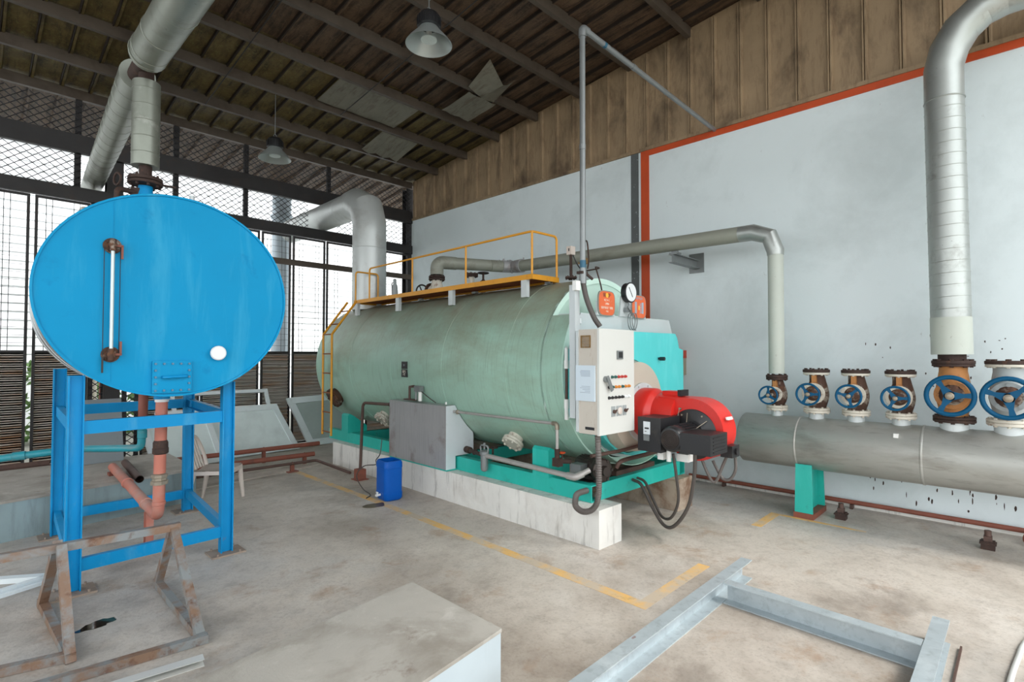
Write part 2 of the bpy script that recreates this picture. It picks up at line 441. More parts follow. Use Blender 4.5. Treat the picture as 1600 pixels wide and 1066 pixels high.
    def bolts(self, c, axis, R, n, r=0.01, h=0.02, ph=0.0):
        a, d, s, t, _ = self.basis(c, Vector(c) + Vector(axis))
        for k in range(n):
            q = 2 * PI * k / n + ph
            p = a + (s * math.cos(q) + t * math.sin(q)) * R
            self.cyl(p, p + d * h, r, 6)
        return self

    def flange(self, c, axis, R, th, n=8, b=0.011, bl=0.02):
        """disc centred on c with its bolts sticking out both ways"""
        ax = Vector(axis).normalized()
        c = Vector(c)
        e = th * 0.12
        self.lathe([(0, -th / 2), (R - e, -th / 2), (R, -th / 2 + e), (R, th / 2 - e), (R - e, th / 2), (0, th / 2)], c, ax, 28)
        self.bolts(c - ax * (th / 2 + bl), ax, R * 0.82, n, b, th + 2 * bl)
        return self


def fillet(path, rad, n=5):
    P = [Vector(p) for p in path]
    out = [P[0]]
    for i in range(1, len(P) - 1):
        a, b, c = P[i - 1], P[i], P[i + 1]
        u = (a - b)
        v = (c - b)
        ang = u.angle(v)
        if ang > PI - 0.02:
            out.append(b)
            continue
        t = min(rad / math.tan(ang / 2), u.length * 0.49, v.length * 0.49)
        r = t * math.tan(ang / 2)
        u.normalize()
        v.normalize()
        ctr = b + (u + v).normalized() * (r / math.sin(ang / 2))
        s0, s1 = b + u * t - ctr, b + v * t - ctr
        tot = s0.angle(s1)
        for k in range(n + 1):
            f = k / n
            out.append(ctr + (s0 * math.sin((1 - f) * tot) + s1 * math.sin(f * tot)) / math.sin(tot))
    out.append(P[-1])
    return out


def smooth_path(pts, n=8):
    """Catmull-Rom through the points"""
    P = [Vector(p) for p in pts]
    P = [P[0] * 2 - P[1]] + P + [P[-1] * 2 - P[-2]]
    out = []
    for i in range(1, len(P) - 2):
        for k in range(n):
            t = k / n
            a, b, c, d = P[i - 1], P[i], P[i + 1], P[i + 2]
            out.append(0.5 * ((2 * b) + (c - a) * t + (2 * a - 5 * b + 4 * c - d) * t * t + (3 * b - a - 3 * c + d) * t ** 3))
    out.append(P[-2])
    return out


def circle(cx, cz, r, n=32, a0=0.0, a1=2 * PI, end=False):
    m = n if not end else n - 1
    return [(cx + r * math.cos(a0 + (a1 - a0) * k / m), cz + r * math.sin(a0 + (a1 - a0) * k / m)) for k in range(n)]


# ------------------------------------------------------------------ things and parts
FRAMES = {'W': ((0, 0), 0.0), 'B': ((4.15, 2.85), math.radians(-1.6)), 'T': ((1.185, 5.05), math.radians(-3.0))}
CUR = {'base': Vector((0, 0, 0))}


def thing(name, label, cat, loc=(0, 0, 0), frame='W', group=None, kind=None):
    (ox, oy), th = FRAMES[frame]
    o = bpy.data.objects.new(name, None)
    COL.objects.link(o)
    x, y = loc[0] - ox, loc[1] - oy
    c, s = math.cos(th), math.sin(th)
    o.location = (ox + c * x - s * y, oy + s * x + c * y, loc[2])
    o.rotation_euler = (0, 0, th)
    o.empty_display_size = 0.1
    if label:
        o['label'] = label
        o['category'] = cat
    if group:
        o['group'] = group
    if kind:
        o['kind'] = kind
    CUR['base'] = Vector(loc)
    return o


def link_mesh(name, me, material, parent=None, label=None):
    if me.materials:
        me.materials.clear()
    me.materials.append(material)
    o = bpy.data.objects.new(name, me)
    COL.objects.link(o)
    if parent is not None:
        o.parent = parent
    if label:
        o['label'] = label
    return o


def part(name, mb, material, parent=None, label=None, base=None, smooth=38):
    bm = mb.bm
    b = CUR['base'] if base is None else Vector(base)
    bmesh.ops.recalc_face_normals(bm, faces=bm.faces)
    bmesh.ops.translate(bm, verts=bm.verts, vec=-b)
    ca = math.radians(smooth)
    for f in bm.faces:
        f.smooth = True
    for e in bm.edges:
        e.smooth = not (len(e.link_faces) == 2 and e.calc_face_angle(0) > ca)
    me = bpy.data.meshes.new(name)
    bm.to_mesh(me)
    bm.free()
    return link_mesh(name, me, material if isinstance(material, bpy.types.Material) else M[material], parent, label)


def struct(name, mb, material, label=None):
    CUR['base'] = Vector((0, 0, 0))
    o = part(name, mb, material)
    o['kind'] = 'structure'
    if label:
        o['label'] = label
    return o


def solo(name, mb, material, label, cat, group=None, loc=(0, 0, 0), frame='W', kind=None):
    """a thing that is one mesh"""
    (ox, oy), th = FRAMES[frame]
    CUR['base'] = Vector(loc)
    o = part(name, mb, material)
    x, y = loc[0] - ox, loc[1] - oy
    c, s = math.cos(th), math.sin(th)
    o.location = (ox + c * x - s * y, oy + s * x + c * y, loc[2])
    o.rotation_euler = (0, 0, th)
    o['label'] = label
    o['category'] = cat
    if group:
        o['group'] = group
    if kind:
        o['kind'] = kind
    return o


def text_mb(body, size, mtx, ext=0.0008, align='CENTER'):
    cu = bpy.data.curves.new('lettering', 'FONT')
    cu.body = body
    cu.size = size
    cu.extrude = ext
    cu.align_x = align
    cu.align_y = 'CENTER'
    ob = bpy.data.objects.new('lettering', cu)
    COL.objects.link(ob)
    dg = bpy.context.evaluated_depsgraph_get()
    me = bpy.data.meshes.new_from_object(ob.evaluated_get(dg))
    mb = MB()
    mb.bm.from_mesh(me)
    mb.bm.transform(mtx)
    bpy.data.objects.remove(ob)
    bpy.data.curves.remove(cu)
    bpy.data.meshes.remove(me)
    return mb


def face_mtx(origin, right, up):
    r = Vector(right).normalized()
    u = Vector(up).normalized()
    n = r.cross(u)
    m = Matrix((r, u, n)).transposed().to_4x4()
    m.translation = Vector(origin)
    return m


ORD = ['first', 'second', 'third', 'fourth', 'fifth', 'sixth', 'seventh', 'eighth', 'ninth', 'tenth', 'eleventh', 'twelfth', 'thirteenth', 'fourteenth']
WX = 7.35       # face of the long white wall
FY = 10.5       # plane of the mesh fence


def roof_z(y):
    return 5.80 + 0.1 * (10.54 - y)

# ------------------------------------------------------------------ the setting
m = MB()
m.box(-7.3, -7, -0.3, WX + 0.3, FY + 0.1, 0)
floor = struct('floor', m, 'concrete', 'stained grey concrete floor')
m = MB()
pts = [(3.42, 1.93), (3.52, 1.93), (3.58, 5.57), (3.60, 8.72), (3.52, 8.72), (3.48, 5.57)]
m.prism([(3.36, 1.96), (3.47, 2.06), (3.57, 5.57), (3.60, 8.72), (3.51, 8.72), (3.475, 5.57)], 'z', 0.0, 0.002)
m.prism([(3.36, 1.96), (4.42, 1.96), (4.42, 2.06), (3.47, 2.06)], 'z', 0.0, 0.002)
m.prism([(5.8, 2.02), (6.42, 2.02), (6.42, 2.12), (5.8, 2.12)], 'z', 0.0, 0.002)
m.prism([(6.36, 1.2), (6.40, 1.2), (6.42, 2.02), (6.36, 2.02)], 'z', 0.0, 0.0015)
part('painted_line', m, 'floor_yellow', floor, 'worn yellow floor marking')
m = MB()
m.prism([(1.95, 7.86), (4.06, 8.26), (4.06, FY), (1.95, FY)], 'z', 0.0, 0.02)
struct('trim_1', m, 'concrete', 'slightly raised strip of floor along the fence')

m = MB()
m.box(WX, -3, 0, WX + 0.25, FY, 5.0)
wall = struct('wall_right', m, 'plaster', 'long white plastered wall')
m = MB()
m.hexa([(WX + 0.04, -3, 5.0), (WX + 0.12, -3, 5.0), (WX + 0.12, FY, 5.0), (WX + 0.04, FY, 5.0), (WX + 0.04, -3, roof_z(-3) + 0.14), (WX + 0.12, -3, roof_z(-3) + 0.14), (WX + 0.12, FY, roof_z(FY) + 0.14), (WX + 0.04, FY, roof_z(FY) + 0.14)])
yy = 4.226 - 0.363 * 19
while yy < FY - 0.05:
    m.prism([(WX + 0.04, yy - 0.035), (WX + 0.0, yy - 0.022), (WX + 0.0, yy - 0.006), (WX + 0.028, yy), (WX + 0.0, yy + 0.006), (WX + 0.0, yy + 0.022), (WX + 0.04, yy + 0.035)], 'z', 5.0, roof_z(yy) + 0.1)
    yy += 0.363
part('cladding', m, 'siding', wall, 'soot stained ribbed metal cladding above the plaster')
m = MB()
m.box(WX - 0.03, -3, 4.985, WX + 0.06, FY, 5.035)
part('ledge', m, 'siding', wall)
m = MB()
rs = random.Random(21)
for k in range(60):
    cy = rs.choice((0.75, 0.3, 0.35, 1.15, 0.1)) + rs.gauss(0, .16)
    cz = rs.choice((1.55, 1.35, 1.9, .35, .42, .28)) + rs.gauss(0, .12)
    w, h = rs.uniform(.003, .011), rs.uniform(.005, .02) * (2.2 if cz < .7 else 1)
    pts = [(cy + w * math.cos(a) * rs.uniform(.6, 1.2), cz + h * math.sin(a) * rs.uniform(.6, 1.2)) for a in [2 * PI * q_ / 7 for q_ in range(7)]]
    if cz > .06:
        m.prism(pts, 'x', WX - .001, WX)
sp_ = part('splatter_marks', m, 'dark_rust', wall, 'dark rust splatter behind the header')
sp_['kind'] = 'stuff'
m = MB()
m.box(-7.3, -4, 0, -7.05, FY, 0.9)
struct('wall_left', m, 'plaster', 'low side wall of the open shed')
m = MB()
m.box(WX - 0.012, -3, 4.90, WX, 4.31, 5.0)
m.box(WX - 0.012, 4.17, 0, WX, 4.31, 4.90)
struct('trim_2', m, 'orange', 'orange painted band framing the white wall')
m = MB()
m.box(WX - 0.008, 4.355, 0, WX, 4.49, 4.985)
struct('trim_3', m, 'grey_strip', 'dark grey vertical joint in the white wall')
m = MB()
m.box(WX - 0.04, -3, 0, WX, 3.6, 0.035)
struct('baseboard_right', m, 'slab', 'rough mortar fillet at the foot of the white wall')

# roof: ribbed sheets falling towards the fence
m = MB()
Y0, Y1 = -4.0, 13.0
xr0 = -7.3
prof = []
x = xr0
while x < WX + 6:
    prof += [(x, 0.0), (x + 0.27, 0.0), (x + 0.285, 0.05), (x + 0.315, 0.05), (x + 0.33, 0.0)]
    x += 0.345
eprof = list(prof)
prof = [q for q in prof if q[0] < WX + 0.4]


def roof_strip(mb, prof, y0, y1, dz=0.16):
    A = [mb.bm.verts.new((x, y0, roof_z(y0) + dz - z)) for x, z in prof]
    B = [mb.bm.verts.new((x, y1, roof_z(y1) + dz - z)) for x, z in prof]
    for i in range(len(prof) - 1):
        mb.bm.faces.new([A[i], A[i + 1], B[i + 1], B[i]])
    C = [mb.bm.verts.new((x, y0, roof_z(y0) + dz + 0.05)) for x in (prof[0][0], prof[-1][0])]
    D = [mb.bm.verts.new((x, y1, roof_z(y1) + dz + 0.05)) for x in (prof[0][0], prof[-1][0])]
    mb.bm.faces.new([C[0], D[0], D[1], C[1]])


roof_strip(m, [q for q in prof if q[0] < 2.8], Y0, 7.5)  # unseen front edge stepped to shade left floor, let sun in on right
roof_strip(m, [q for q in prof if q[0] > 2.6], -2.2, 7.5)
ceiling = struct('ceiling', m, 'roof', 'dark ribbed metal roof')
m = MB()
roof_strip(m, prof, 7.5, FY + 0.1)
part('far_roof_sheet', m, 'roof_light_tint', ceiling, 'roof sheets tinted yellow-green for daylight coming through')
m = MB()
roof_strip(m, eprof, FY + 0.1, Y1)
part('eave_sheet', m, 'roof', ceiling)
m = MB()
x = xr0
while x < WX:
    y0 = -2.2 if x > 2.5 else Y0
    m.hexa([(x + .262, y0, roof_z(y0) + .102), (x + .278, y0, roof_z(y0) + .102), (x + .278, FY, roof_z(FY) + .102), (x + .262, FY, roof_z(FY) + .102),
            (x + .262, y0, roof_z(y0) + .162), (x + .278, y0, roof_z(y0) + .162), (x + .278, FY, roof_z(FY) + .162), (x + .262, FY, roof_z(FY) + .162)])
    x += 0.345
part('seam_strips', m, 'seam', ceiling, 'dark lap seams of the roof sheets')['kind'] = 'stuff'

# a long steel rafter and the purlins
solo('rafter', MB().ibeam((1.58, -4, roof_z(-4) - 0.18), (1.58, FY, roof_z(FY) - 0.18), 0.16, 0.3), 'dark_steel',
     'dark steel rafter running under the purlins towards the mesh fence', 'beam')
for k in range(12):
    y = 10.56 - 1.007 * k
    z = roof_z(y) + 0.055
    mb = MB().channel((xr0, y, z), (WX + 0.03 if y > -2.2 else 2.7, y, z), 0.07, 0.15, 0.006, flip=-1)
    solo('roof_purlin', mb, 'purlin', 'steel roof purlin, %s of the row counted from the mesh fence' % ORD[k], 'purlin', 'roof purlins')
m = MB()
for i, (x, y0, y1) in enumerate(((2.62, 1.4, 9.5), (4.45, 1.4, 8.5), (0.1, 4.5, 10.4))):
    solo('sag_rod', MB().tube([(x, y0, roof_z(y0) - 0.036), (x, y1, roof_z(y1) - 0.036)], 0.008, 6), 'dark_steel',
         ('thin steel rod under the purlins on the mesh-fence side of the near lamp', 'thin steel rod under the purlins towards the white wall', 'thin steel rod under the purlins beyond the rafter')[i], 'rod', 'sag rods')

# peeling lining sheets
def curl_sheet(name, pts, label, nu=10):
    """pts: grid rows of points"""
    mb = MB()
    V = [[mb.bm.verts.new(p) for p in row] for row in pts]
    for i in range(len(V) - 1):
        for j in range(len(V[0]) - 1):
            mb.bm.faces.new([V[i][j], V[i][j + 1], V[i + 1][j + 1], V[i + 1][j]])
    bmesh.ops.solidify(mb.bm, geom=mb.bm.faces[:], thickness=0.004)
    solo(name, mb, 'foil', label, 'lining sheet', 'peeling roof lining')


rows = []
for j in range(9):
    f = j / 8
    y = 7.30 - 0.72 * f
    rows.append([(5.72 + 0.62 * i / 6 + 0.02 * math.sin(j), y, roof_z(y) - 0.03 - 0.02 * math.sin(3 * f) + 0.012 * math.sin(i * 2 + j)) for i in range(7)])
curl_sheet('hanging_lining', rows, 'pale flat lining sheet sagging between two purlins above the boiler')
rows = []
for j in range(9):
    f = j / 8
    row = []
    for i in range(7):
        u = i / 6
        x = 5.62 + 0.66 * u - 0.1 * f
        y = 6.46 - 0.62 * f + 0.1 * u
        z = roof_z(6.5) - 0.03 - 0.05 * math.sin(PI * u) * (1 - f) + 0.26 * f * abs(u - 0.55) * 1.6 - 0.12 * f * (1 - abs(u - .5))
        row.append((x, y, z))
    rows.append(row)
curl_sheet('hanging_lining', rows, 'crumpled brownish lining sheet curling down from the roof above the boiler')
rows = []
for j in range(6):
    f = j / 5
    y = 9.35 - 0.75 * f
    rows.append([(5.35 + 0.8 * i / 5, y, roof_z(y) - 0.01 - 0.05 * (1 - f) * (i % 2) - 0.05 * (1 - f)) for i in range(6)])
curl_sheet('hanging_lining', rows, 'pale lining sheet with a torn edge, nearest the mesh fence')
rows = []
for j in range(6):
    f = j / 5
    y = 8.45 - 0.85 * f
    rows.append([(4.0 + 1.5 * i / 5, y, roof_z(y) + 0.055 - 0.012 * (i % 2)) for i in range(6)])
curl_sheet('hanging_lining', rows, 'wide greenish lining sheet lying flat between purlins')

# ------------------------------------------------------------------ the mesh fence at the back
COLS = [(1.62, 0.24), (7.22, 0.16)]
solo('steel_column', MB().ibeam((1.62, FY + 0.155, 0), (1.62, FY + 0.155, roof_z(FY) - 0.04), 0.22, 0.2, 0.014, up=(0, 1, 0)), 'dark_steel',
     'dark steel column of the fence behind the blue tank', 'column')
solo('steel_column', MB().ibeam((7.33, FY + 0.145, 0), (7.33, FY + 0.145, roof_z(FY) - 0.04), 0.18, 0.18, 0.014, up=(0, 1, 0)), 'dark_steel',
     'dark steel column in the corner of the fence and the white wall', 'column')
solo('fence_beam', MB().channel((-7.05, FY, 5.06), (7.345, FY, 5.06), 0.09, 0.28, 0.01, flip=-1), 'dark_steel', 'thick upper dark beam of the mesh fence, under the roof', 'beam')
solo('fence_beam', MB().channel((-7.05, FY, 4.285), (7.345, FY, 4.285), 0.09, 0.2, 0.01, flip=-1), 'dark_steel', 'lower dark beam of the mesh fence over the gates', 'beam')
solo('fence_beam', MB().beam((2.5, FY - 0.052, 3.63), (7.34, FY - 0.052, 3.63), 0.06, 0.11), 'purlin', 'thin brownish rail across the gates of the mesh fence', 'beam')
for i, x in enumerate((1.14, 2.47, 3.62, 5.28, -1.4)):
    solo('fence_post', MB().box(x - 0.04, FY + 0.047, 4.95 if x > 5 else 4.2, x + 0.04, FY + 0.11, roof_z(FY) - 0.03), 'dark_steel',
         ('short dark upright of the fence beside the silver duct', 'short dark upright of the fence behind the blue tank top', 'short dark upright of the fence behind the boiler flue elbow', 'short dark upright of the fence near the white wall', 'short dark upright at the far end of the fence')[i], 'post', 'fence uprights')


def clip_wire(mb, x0, z0, x1, z1, X0, X1, Z0, Z1, r, y):
    t0, t1 = 0.0, 1.0
    dx, dz = x1 - x0, z1 - z0
    for p, q in ((-dx, x0 - X0), (dx, X1 - x0), (-dz, z0 - Z0), (dz, Z1 - z0)):
        if abs(p) < 1e-9:
            if q < 0:
                return
        else:
            t = q / p
            if p < 0:
                t0 = max(t0, t)
            else:
                t1 = min(t1, t)
    if t1 - t0 < 1e-3:
        return
    mb.tube([(x0 + dx * t0, y, z0 + dz * t0), (x0 + dx * t1, y, z0 + dz * t1)], r, 4, caps=False)


def diamond_mesh(X0, X1, Z0, Z1, label, y=FY + 0.02, pitch=0.13, r=0.006, hole=None):
    mb = MB()
    slope = 0.8
    span = (Z1 - Z0) / slope
    x = X0 - span
    while x < X1:
        clip_wire(mb, x, Z0, x + span, Z1, X0, X1, Z0, Z1, r, y)
        clip_wire(mb, x + span, Z0, x, Z1, X0, X1, Z0, Z1, r, y + 0.008)
        x += pitch
    return solo('wire_mesh', mb, 'wire', label, 'wire mesh', 'diamond wire mesh of the fence', kind=None)


diamond_mesh(-4.0, 1.18, 4.39, 4.91, 'low diamond mesh strip of the fence beyond the silver duct')
diamond_mesh(1.74, 4.82, 4.39, 4.91, 'low diamond mesh strip of the fence behind the blue tank top')
diamond_mesh(5.44, 7.34, 4.39, 4.91, 'low diamond mesh strip of the fence between flue and white wall')
diamond_mesh(-4.0, 1.5, 5.21, 5.72, 'high diamond mesh strip beyond the rafter, close under the roof')
diamond_mesh(1.74, 7.34, 5.21, 5.72, 'high diamond mesh strip close under the roof above the boiler flue')


def gate(x0, x1, label, zt=4.17, grid=True, louvre=True, zl=1.86):
    y = FY
    t = thing('mesh_gate', label, 'gate', ((x0 + x1) / 2, y, 0.03), group='gates of the mesh fence')
    mb = MB()
    w = 0.035
    for x in (x0 + w / 2, x1 - w / 2):
        mb.box(x - w / 2, y - w / 2, 0.03, x + w / 2, y + w / 2, zt)
    for z in (zt - w / 2, zl - w / 2, 0.03 + w / 2):
        mb.box(x0 + w, y - w / 2, z - w / 2, x1 - w, y + w / 2, z + w / 2)
    part('gate_frame', mb, 'dark_steel', t)
    mb = MB()
    n = max(2, int((x1 - x0) / 0.34))
    for k in range(n):
        xc = x0 + (x1 - x0) * (k + 0.5) / n
        for d in (-0.035, 0.035):
            mb.tube([(xc + d, y + 0.004, zl), (xc + d, y + 0.004, zt - w)], 0.0045, 4)
    z = zl + 0.11
    while z < zt - w - 0.02:
        mb.tube([(x0 + w, y - 0.004, z), (x1 - w, y - 0.004, z)], 0.0026, 4)
        z += 0.115
    part('wire_grid', mb, 'wire', t)
    if louvre:
        mb = MB()
        pr = []
        z = 0.07
        while z < zl - 0.06:
            pr += [(-0.03, z + .004), (-0.03, z + 0.02), (0.0, z + 0.034), (0.0, z + 0.056)]
            z += 0.068
        A = [mb.bm.verts.new((x0 + w, y + 0.02 + a, b)) for a, b in pr]
        B = [mb.bm.verts.new((x1 - w, y + 0.02 + a, b)) for a, b in pr]
        for i in range(len(pr) - 1):
            mb.bm.faces.new([A[i], B[i], B[i + 1], A[i + 1]])
        bmesh.ops.solidify(mb.bm, geom=mb.bm.faces[:], thickness=0.002)
        part('corrugated_panel', mb, 'louvre', t, 'rusted horizontally ribbed lower panel', smooth=20)


for k, x in enumerate((-6.9, -5.9, -4.9, -3.9, -2.9)):
    gate(x, x + .96, 'mesh gate with rusty lower panel, %s from the low side wall' % ORD[k])
gate(-1.9, -0.42, 'wide mesh gate with rusty lower panel outside the left of the tank')
gate(-0.38, 0.60, 'mesh gate with rusty lower panel beyond the turquoise pipe')
gate(0.655, 1.30, 'mesh gate with rusty lower panel partly behind the tank stand legs')
gate(2.0, 2.86, 'mesh gate with rusty lower panel behind the blue tank')
gate(2.88, 3.86, 'mesh gate with rusty lower panel above the white frames')
gate(3.90, 4.46, 'narrow mesh gate with rusty lower panel, second from the boiler ladder')
gate(4.50, 5.18, 'narrow mesh gate with rusty lower panel right beside the boiler ladder')
gate(5.21, 6.1, 'mesh gate with rusty lower panel behind the boiler flue')
gate(6.14, 7.26, 'mesh gate with rusty lower panel next to the white wall')
diamond_mesh(1.315, 1.50, 0.05, 4.17, 'narrow tall strip of diamond mesh between gate and dark column')
diamond_mesh(1.74, 1.985, 0.05, 4.17, 'tall diamond mesh infill of the fence behind the blue tank')
for i, x in enumerate((1.345, 1.79, 1.96)):
    solo('fence_post', MB().box(x - 0.03, FY + 0.047, 0, x + 0.03, FY + 0.1, 4.2), 'dark_steel',
         ('slim dark post at the tank side of the tall mesh infill', 'slim dark post in the middle of the tall mesh infill', 'slim dark post by the rusty panels at the tall mesh infill')[i], 'post', 'slim posts of the tall mesh infill')

# ------------------------------------------------------------------ outside
m = MB()
m.box(-40, FY + 0.1, -0.32, 40, 60, -0.02)
m.box(-60, -40, -0.32, -7.4, 60, -0.02)
m.box(-7.4, -40, -0.32, 60, -7.05, -0.02)
m.box(WX + .3, -7.05, -0.32, 60, FY + .1, -0.02)
struct('ground_outside', m, 'outside_ground')
m = MB()
pr = []
z = 1.2
while z < 9:
    pr += [(0.0, z), (-0.03, z + 0.02), (0.0, z + 0.19)]
    z += 0.2
A = [m.bm.verts.new((-14, 17 + a, b)) for a, b in pr]
B = [m.bm.verts.new((26, 17 + a, b)) for a, b in pr]
for i in range(len(pr) - 1):
    m.bm.faces.new([A[i], B[i], B[i + 1], A[i + 1]])
m.box(-14, 17.01, -0.05, 26, 22, 9.0)
struct('wall_outside', m, 'outside_white', 'white clad building across the yard')
solo('exterior_stack', MB().lathe([(0.21, 0), (0.21, 5.0), (0.24, 5.02), (0.24, 5.1), (0.21, 5.12), (0.21, 9.5)], (5.13, 12.6, -0.02), seg=28), 'stack',
     'pale round chimney stack standing outside the fence behind the boiler', 'chimney')
solo('exterior_stack', MB().lathe([(0.17, 0), (0.17, 4.36), (0.12, 4.5)], (1.5, 12.3, -0.02), seg=24), 'stack_beige',
     'thin beige stack standing outside the fence behind the blue tank', 'chimney')
solo('exterior_post', MB().box(1.56, 11.2, -0.02, 1.66, 11.3, 3.4), 'red_brown', 'red post standing outside behind the tall mesh infill', 'post')
rng = random.Random(3)
mb = MB()
for k in range(1500):
    c = Vector((rng.uniform(-2.5, 3.2), rng.uniform(14.2, 15.0), rng.uniform(0.0, 1.7) ** 1.0))
    a = Vector((rng.uniform(-1, 1), rng.uniform(-1, 1), rng.uniform(-1, 1))).normalized()
    b = a.orthogonal().normalized()
    s = rng.uniform(0.07, 0.13)
    mb.poly([c - a * s, c + b * s * .5, c + a * s, c - b * s * .5])
solo('exterior_hedge', mb, 'leaf', 'green hedge in the yard beyond the tall mesh infill', 'hedge')

# ------------------------------------------------------------------ blue oval tank
TX, TZ, TA, TB = 1.185, 2.285, 0.887, 0.826
TY0, TY1 = 5.05, 7.1


def ell(a, b, n=72):
    return [(TX + a * math.cos(2 * PI * k / n), TZ + b * math.sin(2 * PI * k / n)) for k in range(n)]


t = thing('oval_tank', 'large sky blue oval water tank lying on a blue steel stand', 'tank', (TX, TY0, TZ - TB), 'T')
m = MB()
m.prism(ell(TA - 0.012, TB - 0.012), 'y', TY0 + 0.03, TY1)
for y in (TY0 + 0.16, TY0 + 0.30, TY0 + 0.95, TY0 + 1.6):
    m.ring_plate(ell(TA - 0.006, TB - 0.006), ell(TA - 0.02, TB - 0.02), 'y', y, y + 0.02)
part('tank_jacket', m, 'clad', t, 'silver sheet jacket around the tank')
m = MB()
m.prism(ell(TA - 0.006, TB - 0.006), 'y', TY0, TY0 + 0.03)
m.ring_plate(ell(TA + 0.004, TB + 0.004), ell(TA - 0.012, TB - 0.012), 'y', TY0 - 0.012, TY0 + 0.035)
m.box(TX - 0.415, TY0 - 0.003, TZ - 0.7, TX - 0.412, TY0, TZ + 0.7)
part('end_plate', m, 'tank_blue', t, 'flat blue oval end plate', smooth=25)
# level gauge
g = MB()
g.cyl((0.765, TY0 - 0.06, 1.82), (0.765, TY0 - 0.06, 2.62), 0.013, 12)
go = part('level_gauge', g, 'gauge_tube', t, 'glass level tube between two rusty cocks')
for z in (2.64, 1.80):
    mb = MB()
    mb.lathe([(0.055, 0), (0.06, 0.004), (0.06, 0.018), (0.03, 0.022), (0.026, 0.075), (0.0, 0.08)], (0.765, TY0, z), (0, -1, 0), 20)
    mb.cyl((0.765, TY0 - 0.06, z - 0.045), (0.765, TY0 - 0.06, z + 0.045), 0.022, 12)
    mb.bolts((0.765, TY0 - 0.018, z), (0, -1, 0), 0.047, 5, 0.009, 0.012, 0.4)
    part('gauge_cock', mb, 'rust_valve', go)
    mb = MB()
    s = 1 if z < 2 else -1
    mb.box(0.818, TY0 - 0.05, z, 0.832, TY0 - 0.035, z + 0.1 * s)
    mb.box(0.765, TY0 - 0.05, z - 0.008, 0.832, TY0 - 0.035, z + 0.008)
    part('cock_lever', mb, 'red_brown', go)
mb = MB()
for x in (0.715, 0.815):
    mb.tube([(x, TY0 - 0.03, 1.79), (x, TY0 - 0.03, 2.63)], 0.003, 6)
mb.box(0.709, TY0 - 0.04, 1.66, 0.721, TY0 - 0.028, 1.78)
part('guard_rod', mb, 'dark_steel', go)
# manhole cover
mb = MB().rbox(1.035, TY0 - 0.03, 1.487, 1.312, TY0, 1.745, 0.006)
mh = part('manhole_cover', mb, 'tank_blue', t, 'square bolted blue cover')
mb = MB()
for i in range(5):
    for j in range(5):
        if i in (0, 4) or j in (0, 4):
            x, z = 1.056 + 0.0588 * i, 1.508 + 0.054 * j
            mb.cyl((x, TY0 - 0.046, z), (x, TY0 - 0.028, z), 0.0095, 6)
part('cover_bolt', mb, 'cover_bolt', mh)
mb = MB().tube(fillet([(1.105, TY0 - 0.03, 1.615), (1.105, TY0 - 0.075, 1.615), (1.27, TY0 - 0.075, 1.622), (1.27, TY0 - 0.03, 1.622)], 0.012, 3), 0.011, 10)
part('cover_handle', mb, 'stand_blue', mh)
mb = MB().lathe([(0.045, 0), (0.045, 0.02), (0.06, 0.022), (0.062, 0.05), (0.056, 0.054), (0, 0.054)], (1.507, TY0, 1.812), (0, -1, 0), 28)
dg = part('thermometer', mb, 'stainless_end', t, 'round dial thermometer')
mb = MB().lathe([(0.053, 0.052), (0.053, 0.056), (0, 0.056)], (1.507, TY0, 1.812), (0, -1, 0), 28)
part('dial_face', mb, 'dial', dg)
# nozzle and small fittings on top
mb = MB()
mb.lathe([(0.085, 0), (0.085, 0.02), (0.055, 0.15), (0.055, 0.188)], (1.035, 5.5, TZ + TB - 0.03), seg=20)
part('top_nozzle', mb, 'stand_blue', t)
mb = MB()
mb.cyl((1.36, 5.35, TZ + TB - 0.05), (1.36, 5.35, TZ + TB + 0.11), 0.022, 10)
part('vent_stub', mb, 'pale_steel', t)
mb = MB()
mb.tube(fillet([(0.83, 5.45, TZ + TB - 0.1), (0.83, 5.45, TZ + TB + 0.09), (1.0, 5.5, TZ + TB + 0.09)], 0.03), 0.022, 10)
mb.rbox(0.93, 5.47, TZ + TB + 0.05, 1.02, 5.53, TZ + TB + 0.13, 0.01)
mb.torus((0.83, 5.45, TZ + TB + 0.17), (1, 0.4, 0), 0.05, 0.01, 18, 6)
part('inlet_valve', mb, 'dark_rust', t, 'small rusted valve on the tank top')

# ------------------------------------------------------------------ the tank stand
t = thing('tank_stand', 'blue steel stand of four I-section legs under the oval tank', 'stand', (1.15, 6.0, 0))


def under(x, y):
    # under side of the tank at a world point
    th = math.radians(3.0)
    lx = (x - TX) * math.cos(th) - (y - TY0) * math.sin(th)
    return TZ - TB * math.sqrt(max(0.0, 1 - (lx / TA) ** 2))


legs = {'fl': (0.578, 5.19), 'fr': (1.665, 5.25), 'bl': (0.645, 6.92), 'br': (1.79, 6.95)}
for k, (x, y) in legs.items():
    hh = min(under(x - 0.055, y - .05), under(x + 0.055, y - .05), under(x - 0.055, y + .05), under(x + 0.055, y + .05)) - 0.002
    part('leg', MB().ibeam((x, y, 0.012), (x, y, hh), 0.08, 0.10, 0.010, up=(1, 0, 0)), 'stand_blue', t)
    mb = MB().rbox(x - 0.14, y - 0.11, 0, x + 0.14, y + 0.11, 0.014, 0.003, 1)
    mb.bolts((x, y, 0.012), (0, 0, 1), 0.13, 4, 0.009, 0.02, PI / 4)
    part('base_plate', mb, 'foot_plate', t, 'dusty steel foot plate')


def rail(a, b, z0, z1, flip=1):
    (xa, ya), (xb, yb) = legs[a], legs[b]
    d = Vector((xb - xa, yb - ya, 0)).normalized() * 0.05
    zc = (z0 + z1) / 2
    return MB().channel((xa + d.x, ya + d.y, zc), (xb - d.x, yb - d.y, zc), 0.05, z1 - z0, 0.007, flip=flip)


